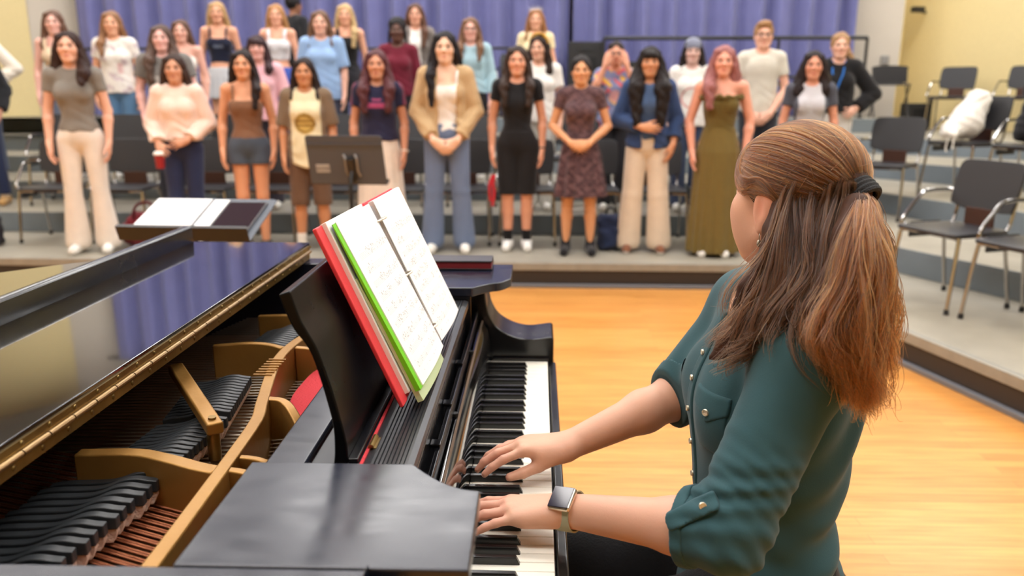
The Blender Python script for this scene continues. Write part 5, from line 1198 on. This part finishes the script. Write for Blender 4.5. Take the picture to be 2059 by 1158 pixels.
# ------------------------------------------------------------------ chairs with folded tablet arms
M_CHB = mat('chair_black_plastic', rgb(40, 40, 43), rough=.5, bump=.15, bscale=120)
M_CHS = mat('chair_seat_black', rgb(46, 46, 50), rough=.42, bump=.1, bscale=120)
M_CHR = mat('chrome', rgb(176, 174, 172), rough=.16, metal=1)
M_RBF = mat('rubber_foot', rgb(24, 24, 25), rough=.7)
M_CHW = mat('chair_wood_brown', rgb(70, 40, 28), rough=.5, noise=.3, nscale=8)
def make_chair():
    t = thing('tablet_arm_chair', 'chair', 'chair', (0, 0, 0)); b = lambda mb, n, m, p=t, **k: mb.build(n, m, p, world=False, **k)
    m = MB(); m.prism([(-.215, -.20), (-.19, -.225), (.19, -.225), (.215, -.20), (.205, .19), (.18, .215), (-.18, .215), (-.205, .19)], 'z', .435, .458); b(m, 'seat', M_CHS, bevel=.008)
    nx = 9; vs = []; fs = []
    outl = bez([(-.215, .57), (-.222, .66), (-.220, .78), (-.205, .825), (-.16, .842), (0, .846), (.16, .842), (.205, .825), (.220, .78), (.222, .66), (.215, .57), (.19, .548), (0, .542), (-.19, .548)], 3)[:-1]
    m = MB(); Mb = Matrix.Translation((0, .20, .55)) @ Matrix.Rotation(-.22, 4, 'X') @ Matrix.Translation((0, 0, -.55))
    n = len(outl)
    for s in (0, 1):
        for x, z in outl: vs.append(Mb @ Vector((x, (.020 if s else 0) + .9 * (x * x) * -.55, z)))
    fs = [tuple(range(n)), tuple(range(2 * n - 1, n - 1, -1))] + [(i, i + n, (i + 1) % n + n, (i + 1) % n) for i in range(n)]
    m.add(vs, fs); b(m, 'backrest', M_CHB, bevel=.006)
    m = MB(); m.prism([(-.10, .185), (.10, .185), (.10, .20), (-.10, .20)], 'z', .43, .56); m.box((-.15, -.15, .415), (.15, .17, .434)); b(m, 'wood_support', M_CHW, bevel=.004)
    for q in (-1, 1):
        m = MB(); m.tube(bez([(q * .175, .14, .43), (q * .19, .205, .47), (q * .19, .235, .60), (q * .185, .262, .70)], 4), .0105, 10); b(m, 'back_post', M_CHR)
        for y0, y1 in ((-.17, -.215), (.16, .24)):
            m = MB(); m.tube(bez([(q * .10, y0 * .9, .425), (q * .19, y0, .425), (q * .213, (y0 * 1.04), .395), (q * .228, y1, .02)], 5), .0115, 10); l = b(m, 'leg', M_CHR)
            m = MB(); m.cyl((q * .228, y1 - .0, .0), (q * .2265, y1 * .995, .03), .016, .0135, 12); b(m, 'rubber_foot', M_RBF, l)
    m = MB(); m.tube(bez([(-.20, -.10, .43), (-.245, -.135, .452), (-.252, -.12, .50), (-.252, -.01, .625), (-.252, .06, .645), (-.250, .20, .645), (-.195, .235, .64)], 6), .0125, 10); b(m, 'arm_bracket', M_CHR)
    m = MB(); m.box((-.268, -.06, .36), (-.254, .17, .455)); m.tube([(-.262, .05, .446), (-.20, .05, .44)], .008, 8); b(m, 'folded_tablet', M_CHB, bevel=.005)
    return t
CH0 = make_chair(); CHN = [0]
def chair(x, y, z, yaw, label, group=None):
    t = CH0 if CHN[0] == 0 else copy_tree(CH0)
    CHN[0] += 1; t.location = (x, y, z); t.rotation_euler = (0, 0, yaw); t['label'] = label
    if group: t['group'] = group
    return t
r1 = [(-4.10, 'black chair at the left end of the first step'), (-3.49, 'black chair right behind the grey tee and white trousers'), (-2.80, 'black chair behind the pink sweatshirt singer'), (-2.24, 'black chair behind the brown tank top singer'), (-1.69, 'black chair behind the cream tee singer'), (-1.15, 'black chair behind the navy tee singer'), (-.62, 'black chair behind the tan cardigan singer'), (-.08, 'black chair behind the black tee singer'), (.46, 'black chair behind the maroon dress singer'), (1.0, 'black chair behind the denim jacket singer'), (1.54, 'black chair behind the olive dress singer')]
for i, (x, l) in enumerate(r1): chair(x, 6.66, .19, 0.0 - x * .012, l, 'black chairs on the first step')
r2 = [(-4.62, 'black chair on the second step left of the grey tee singer'), (-4.02, 'black chair on the second step right of the grey tee singer'), (-2.95, 'black chair on the second step behind the pink shirt'), (-1.95, 'black chair on the second step behind the cream tee'), (-1.32, 'black chair on the second step behind the navy tee'), (-.62, 'black chair on the second step behind the cardigan'), (.36, 'black chair on the second step between headband and cupped hands'), (1.02, 'black chair on the second step left of the grey cap')]
for i, (x, l) in enumerate(r2): chair(x, 7.65, .37, -x * .03, l, 'black chairs on the second step')
chair(2.98, 6.98, .37, -.75, 'empty black chair right of the black jacket singer')
chair(2.45, 4.72, .19, -1.22, 'empty black chair nearest the pianist on the right steps')
chair(2.65, 4.22, .19, -1.22, 'black chair cut off by the right edge, beside the nearest empty chair')
chair(3.70, 7.12, .55, -1.12, 'black chair on the right carrying the white drawstring bag')
chair(3.98, 6.62, .55, -1.12, 'black chair at the right edge carrying a dark coat')
chair(5.45, 11.0, .91, -.75, 'black chair against the yellow wall, left of its pair')
chair(6.02, 10.45, .91, -.85, 'black chair against the yellow wall, right of its pair')
for x, l in ((-.3, 'black chair by the curtain behind the tiara singer'), (2.95, 'black chair by the curtain right of the blond singer')): chair(x, 11.02, 1.09, 0, l)
# folding chair by the wall, equipment cases
t = thing('folding_chair', 'black folding chair with wide curved back standing before the yellow wall', 'chair', (4.66, 11.0, 1.09), -.2)
m = MB(); pts = bez([(-.21, .46), (-.215, .60), (-.21, .66), (0, .675), (.21, .66), (.215, .60), (.21, .46), (.10, .425), (0, .418), (-.10, .425)], 4)[:-1]
n = len(pts); vs = [(x, .20 - .6 * x * x + d, z) for d in (0, .02) for x, z in pts]; m.add(vs, [tuple(range(n)), tuple(range(2 * n - 1, n - 1, -1))] + [(i, i + n, (i + 1) % n + n, (i + 1) % n) for i in range(n)]); m.build('backrest', M_CHB, t, world=False)
m = MB(); m.prism([(-.2, -.2), (.2, -.2), (.19, .17), (-.19, .17)], 'z', .415, .435); m.build('seat', M_CHS, t, world=False, bevel=.006)
for q in (-1, 1):
    m = MB(); m.tube([(q * .21, .19, .64), (q * .21, .10, .36), (q * .21, -.19, .0)], .011, 8); m.build('leg', M_BLK, t, world=False)
    m = MB(); m.tube([(q * .195, -.14, .41), (q * .195, .20, .0)], .011, 8); m.build('leg', M_BLK, t, world=False)
def case(x, y, z, s, label):
    t = thing('equipment_case', label, 'case', (x, y, z)); w, d, h = s
    m = MB(); m.box((-w / 2, -d / 2, .03), (w / 2, d / 2, h)); m.build('case_body', mat('case_black', rgb(26, 26, 28), rough=.5, bump=.1, bscale=120), t, world=False, bevel=.012)
    for q in (-1, 1):
        for r in (-1, 1): m = MB(); m.cyl((q * w * .4, r * d * .4, 0), (q * w * .4, r * d * .4, .032), .02); m.build('foot', M_RBF, t, world=False)
    m = MB(); m.box((-w * .3, -d / 2 - .006, h * .2), (w * .3, -d / 2 + .002, h * .8)); m.build('grille', mat('grille_black', rgb(14, 14, 15), rough=.8, bump=.5, bscale=400), t, world=False)
    m = MB(); m.tube(bez([(-.08, -d / 2, h * .9), (-.06, -d / 2 - .03, h * .9), (.06, -d / 2 - .03, h * .9), (.08, -d / 2, h * .9)], 5), .008, 8); m.build('handle', M_BLK, t, world=False)
case(.62, 11.05, 1.09, (.46, .38, .97), 'tall black speaker case by the curtain left of the cupped hands')
case(1.12, 11.05, 1.09, (.42, .36, .72), 'lower black speaker case by the curtain behind the cupped hands')
case(5.18, 11.35, .91, (.32, .26, .36), 'small black box on the steps below the folding chair')
# ------------------------------------------------------------------ bags, coat, small things
def blob(name, label, cat, ops, lo, hi, mm, vox=.010, post=None, loc=None, group=None):
    S = Sdf()
    for o in ops: S.u(o[0], o[1])
    S.isect(half((0, 0, lo[2] + .002), (0, 0, -1)), .004)
    if post: S.post = post
    V, Q = sdf_mesh(S, lo, hi, vox); c = np.array(loc if loc is not None else ((lo[0] + hi[0]) / 2, (lo[1] + hi[1]) / 2, lo[2])); o = np_obj(name, V - c, Q, mm); o.location = c
    return tag(o, label, cat, group)
wr = lambda P: (.008 * np.sin(P[:, 0] * 40 + 4 * np.sin(P[:, 2] * 16)) * np.sin(P[:, 2] * 26 + P[:, 1] * 21)).astype(F32)
cx, cy, cz = 3.66, 7.13, 1.01
f_ = np.array((sin(-1.12), -cos(-1.12), 0)); s_ = np.array((cos(-1.12), sin(-1.12), 0)); W3 = lambda a, b, c: tuple(np.array((3.70, 7.12, .565)) + f_ * (a + .02) + s_ * b + np.array((0, 0, c)))
bagm = cloth('drawstring_bag_white', 232, 226, 216, noise=.15, nscale=12)
bag = blob('drawstring_bag', 'white drawstring bag slumped on a black chair at the right', 'bag', [(cap(W3(.20, .0, .53), W3(.0, 0, .60), .07, .12), .05), (cap(W3(.0, 0, .60), W3(-.12, 0, .78), .13, .10), .06), (cap(W3(.20, .05, .53), W3(.26, .10, .51), .05, .03), .04)], (3.2, 6.7, 1.004), (4.1, 7.55, 1.5), bagm, .012, wr, loc=W3(.05, 0, .46))
m = MB(); m.tube(bez([W3(.24, .08, .52), W3(.27, .06, .47), W3(.275, .05, .40), W3(.27, .055, .36)], 5), .006, 6); m.tube(bez([W3(.26, .10, .52), W3(.28, .12, .46), W3(.285, .12, .39)], 5), .006, 6); o = m.build('drawstring', bagm, None); o.parent = bag; o.location = -Vector(bag.location)
W4 = lambda a, b, c: tuple(np.array((3.98, 6.62, .565)) + f_ * (a + .02) + s_ * b + np.array((0, 0, c)))
coat = blob('coat', 'black coat heaped over the back of the chair at the right edge', 'coat', [(cap(W4(-.19, -.18, .87), W4(-.19, .18, .87), .07, .07), .05), (cap(W4(-.17, -.1, .80), W4(-.05, -.1, .54), .09, .09), .05), (cap(W4(-.18, .12, .82), W4(-.08, .12, .60), .10, .09), .05)], (3.5, 6.2, 1.0), (4.6, 7.1, 1.52), cloth('coat_black', 28, 27, 30), .014, wr)
rb = blob('duffel_bag', 'dark red duffel bag on the first step beside the white trousers', 'bag', [(cap((-3.28, 6.32, .31), (-3.02, 6.31, .31), .115, .115), .05), (cap((-3.24, 6.32, .42), (-3.06, 6.31, .42), .06, .06), .06)], (-3.55, 6.1, .19), (-2.8, 6.5, .64), cloth('duffel_red', 112, 28, 40), .012, wr)
m = MB(); m.tube(bez([(-3.26, 6.26, .40), (-3.23, 6.26, .52), (-3.15, 6.28, .56), (-3.07, 6.26, .52), (-3.04, 6.26, .40)], 6), .012, 8); o = m.build('handle', cloth('duffel_strap', 84, 20, 30), None); o.parent = rb; o.location = -Vector(rb.location)
m = MB(); m.box((-3.20, 6.195, .34), (-3.10, 6.21, .37)); o = m.build('patch', cloth('patch_pink', 226, 170, 160), None); o.parent = rb; o.location = -Vector(rb.location)
nb = blob('backpack', 'navy backpack standing on the first step behind the cream trousers', 'bag', [(rbox((.575, 6.31, .335), (.095, .07, .145), .05), .03), (rbox((.575, 6.245, .29), (.065, .035, .08), .03), .03)], (.42, 6.16, .19), (.76, 6.46, .53), cloth('backpack_navy', 36, 46, 74), .010, wr)
m = MB(); m.tube(bez([(.55, 6.33, .47), (.56, 6.33, .52), (.61, 6.33, .52), (.62, 6.33, .47)], 5), .008, 8); o = m.build('handle', M_BLK, None); o.parent = nb; o.location = -Vector(nb.location)
pb = blob('shoulder_bag', 'dark bag with pink front lying at the left edge of the first step', 'bag', [(rbox((-4.50, 6.30, .32), (.10, .08, .125), .04), .03)], (-4.65, 6.15, .19), (-4.35, 6.45, .50), cloth('bag_dark', 40, 36, 44), .010, wr)
m = MB(); m.sphere((-4.47, 6.225, .32), (.06, .02, .07), 12, 8); o = m.build('front_pocket', cloth('bag_pink', 206, 150, 156), None); o.parent = pb; o.location = -Vector(pb.location)
# tumbler held by the singer in the pink sweatshirt
t = thing('tumbler', 'small red tumbler with white lid held by the pink sweatshirt singer', 'cup', (-2.845, 5.965, .86))
m = MB(); m.tube([(0, 0, 0), (0, 0, .10)], [.030, .038], 18); m.build('cup', mat('tumbler_red', rgb(150, 30, 40), rough=.35), t, world=False)
m = MB(); m.tube([(0, 0, .10), (0, 0, .112), (0, 0, .128)], [.042, .042, .030], 18); m.build('lid', mat('lid_white', rgb(240, 238, 232), rough=.4), t, world=False, bevel=.003)
m = MB(); m.tube(bez([(-.33, 6.165, .80), (-.345, 6.15, .74), (-.335, 6.15, .66), (-.35, 6.15, .56)], 6), .012, 8); m.tube(bez([(-.345, 6.16, .80), (-.37, 6.15, .72), (-.365, 6.15, .60)], 6), .010, 8); o = m.build('strap', cloth('strap_red', 190, 36, 48), None); tag(o, 'red strap hanging from the hand of the black tee singer', 'strap')
bo = thing('water_bottle', 'light blue water bottle on the step behind the cream skirt', 'bottle', (-1.50, 6.40, .19))
m = MB(); m.tube([(0, 0, 0), (0, 0, .02), (0, 0, .16), (0, 0, .19), (0, 0, .20)], [.034, .037, .037, .022, .020], 16); m.build('bottle_body', mat('bottle_blue', rgb(120, 168, 206), rough=.2), bo, world=False)
m = MB(); m.cyl((0, 0, .20), (0, 0, .235), .023, n=16); m.build('cap', mat('lid_white', rgb(240, 238, 232), rough=.4), bo, world=False, bevel=.003)
# ------------------------------------------------------------------ music stands
M_ST = mat('stand_grey_black', rgb(72, 79, 90), rough=.45, bump=.06, bscale=200); M_STB = mat('stand_black', rgb(30, 30, 32), rough=.4)
def stand(label, loc, yaw, tilt, h, ledge=1):
    t = thing('music_stand', label, 'music stand', loc, yaw); b = lambda mb, n, m, p=t, **k: mb.build(n, m, p, world=False, **k)
    M = Matrix.Translation((0, 0, h)) @ Matrix.Rotation(tilt, 4, 'X')     # desk faces -y (towards its user)
    m = MB(); m.prism([(-.255, -.155), (.255, -.155), (.250, .165), (.235, .175), (-.235, .175), (-.250, .165)], 'y', 0, .004); m.v = [tuple(M @ Vector(v)) for v in m.v]; d = b(m, 'desk', M_ST)
    m = MB(); m.box((-.255, -.055, -.160), (.255, .004, -.155), M); m.box((-.255, -.055, -.155), (.255, -.051, -.143), M); b(m, 'ledge', M_STB)
    m = MB(); m.box((-.25, .004, .11), (.25, .010, .125), M); b(m, 'fold', M_ST)
    for x in (-.075, .0): 
        m = MB(); m.tube([M @ Vector((x - .01, .006, -.10)), M @ Vector((x, .02, -.06)), M @ Vector((x, .02, .03)), M @ Vector((x + .012, .008, .05))], .007, 8); b(m, 'bracket_wire', mat('wire_grey', rgb(150, 150, 150), rough=.3, metal=.5))
    m = MB(); m.box((-.06, .004, -.13), (-.012, .035, .03), M); b(m, 'clamp', M_STB, bevel=.006)
    m = MB(); p = M @ Vector((-.036, .03, -.06)); m.tube([p, (p.x, p.y + .03, p.z - .06), (-.036, .05, h - .18), (-.036, .05, .06)], [.012, .014, .014, .016], 12); b(m, 'pole', M_STB)
    for k in range(3):
        a = 2 * pi * k / 3 + .5; m = MB(); m.tube([(-.036, .05, .11), (-.036 + .16 * cos(a), .05 + .16 * sin(a), .07), (-.036 + .27 * cos(a), .05 + .27 * sin(a), .012)], .011, 8); b(m, 'leg', M_STB)
    return t, M
t, M = stand('grey music stand with its back turned, in front of the cream tee singer', (-1.235, 5.15, 0), pi - .06, -.30, .985)
m = MB(); m.box((.115, .0042, -.075), (.205, .0062, -.020), M); lb = m.build('label_plate', mat('label_grey_white', rgb(176, 178, 180), rough=.5), t, world=False)
for k, (x, w) in enumerate(((.195, .012), (.178, .014), (.158, .012), (.140, .014), (.125, .010))):
    m = MB(); m.box((x - w / 2, .0062, -.066), (x - w / 2 + .004, .0066, -.030), M); m.box((x - w / 2, .0062, -.050), (x + w / 2, .0066, -.046), M); m.box((x + w / 2 - .003, .0062, -.066), (x + w / 2, .0066, -.034), M); o = m.build('lettering', mat('lettering_grey', rgb(90, 92, 96), rough=.6), lb, world=False)
t, M = stand('low music stand holding papers and a tablet, beyond the piano lid', (-1.315, 3.05, 0), -.06, -1.22, .935)
Mw = Matrix.Translation(t.location) @ Matrix.Rotation(-.06, 4, 'Z') @ M
def flat(name, label, cat, x0, x1, z0, z1, y0, th, mm):
    m = MB(); m.box((x0, y0 - th, z0), (x1, y0, z1), Mw); o = m.build(name, mm, None); return tag(o, label, cat)
flat('paper_sheet', 'large white sheet of paper on the low music stand', 'paper', -.250, -.020, -.152, .165, -.001, .003, M_PAPER)
flat('paper_strip', 'narrow white sheet beside the large sheet on the low stand', 'paper', -.008, .055, -.150, .160, -.001, .002, M_PAPER)
m = MB(); m.box((.064, -.009, -.150), (.225, -.001, .135), Mw); tb_ = m.build('tablet', mat('tablet_frame', rgb(60, 58, 62), rough=.4), None, bevel=.002); tag(tb_, 'dark glossy tablet lying on the low music stand', 'tablet')
m = MB(); m.box((.070, -.0097, -.144), (.219, -.009, .129), Mw); o = m.build('screen', mat('tablet_glass', rgb(44, 34, 44), rough=.04, spec=.8), tb_, world=False)
# ------------------------------------------------------------------ camera, world, light
cam = bpy.data.cameras.new('camera'); co = bpy.data.objects.new('camera', cam); COL.objects.link(co)
cam.sensor_width = 36; cam.lens = 1600 / 2059 * 36
co.location = (0, 0, 1.42); co.rotation_euler = (radians(90) - math.atan(394 / 1600), 0, math.atan(52.5 * cos(math.atan(394 / 1600)) / 1600))
cam.dof.use_dof = True; cam.dof.focus_distance = 1.30; cam.dof.aperture_fstop = 3.2; cam.clip_start = .02
SC.camera = co
w = bpy.data.worlds.new('world'); SC.world = w; w.use_nodes = True
w.node_tree.nodes['Background'].inputs[0].default_value = (1, .98, .95, 1); w.node_tree.nodes['Background'].inputs[1].default_value = .3
SC.view_settings.view_transform = 'Standard'; SC.view_settings.look = 'None'; SC.view_settings.gamma = 1; SC.view_settings.use_curve_mapping = False
SC.view_settings.exposure = .1
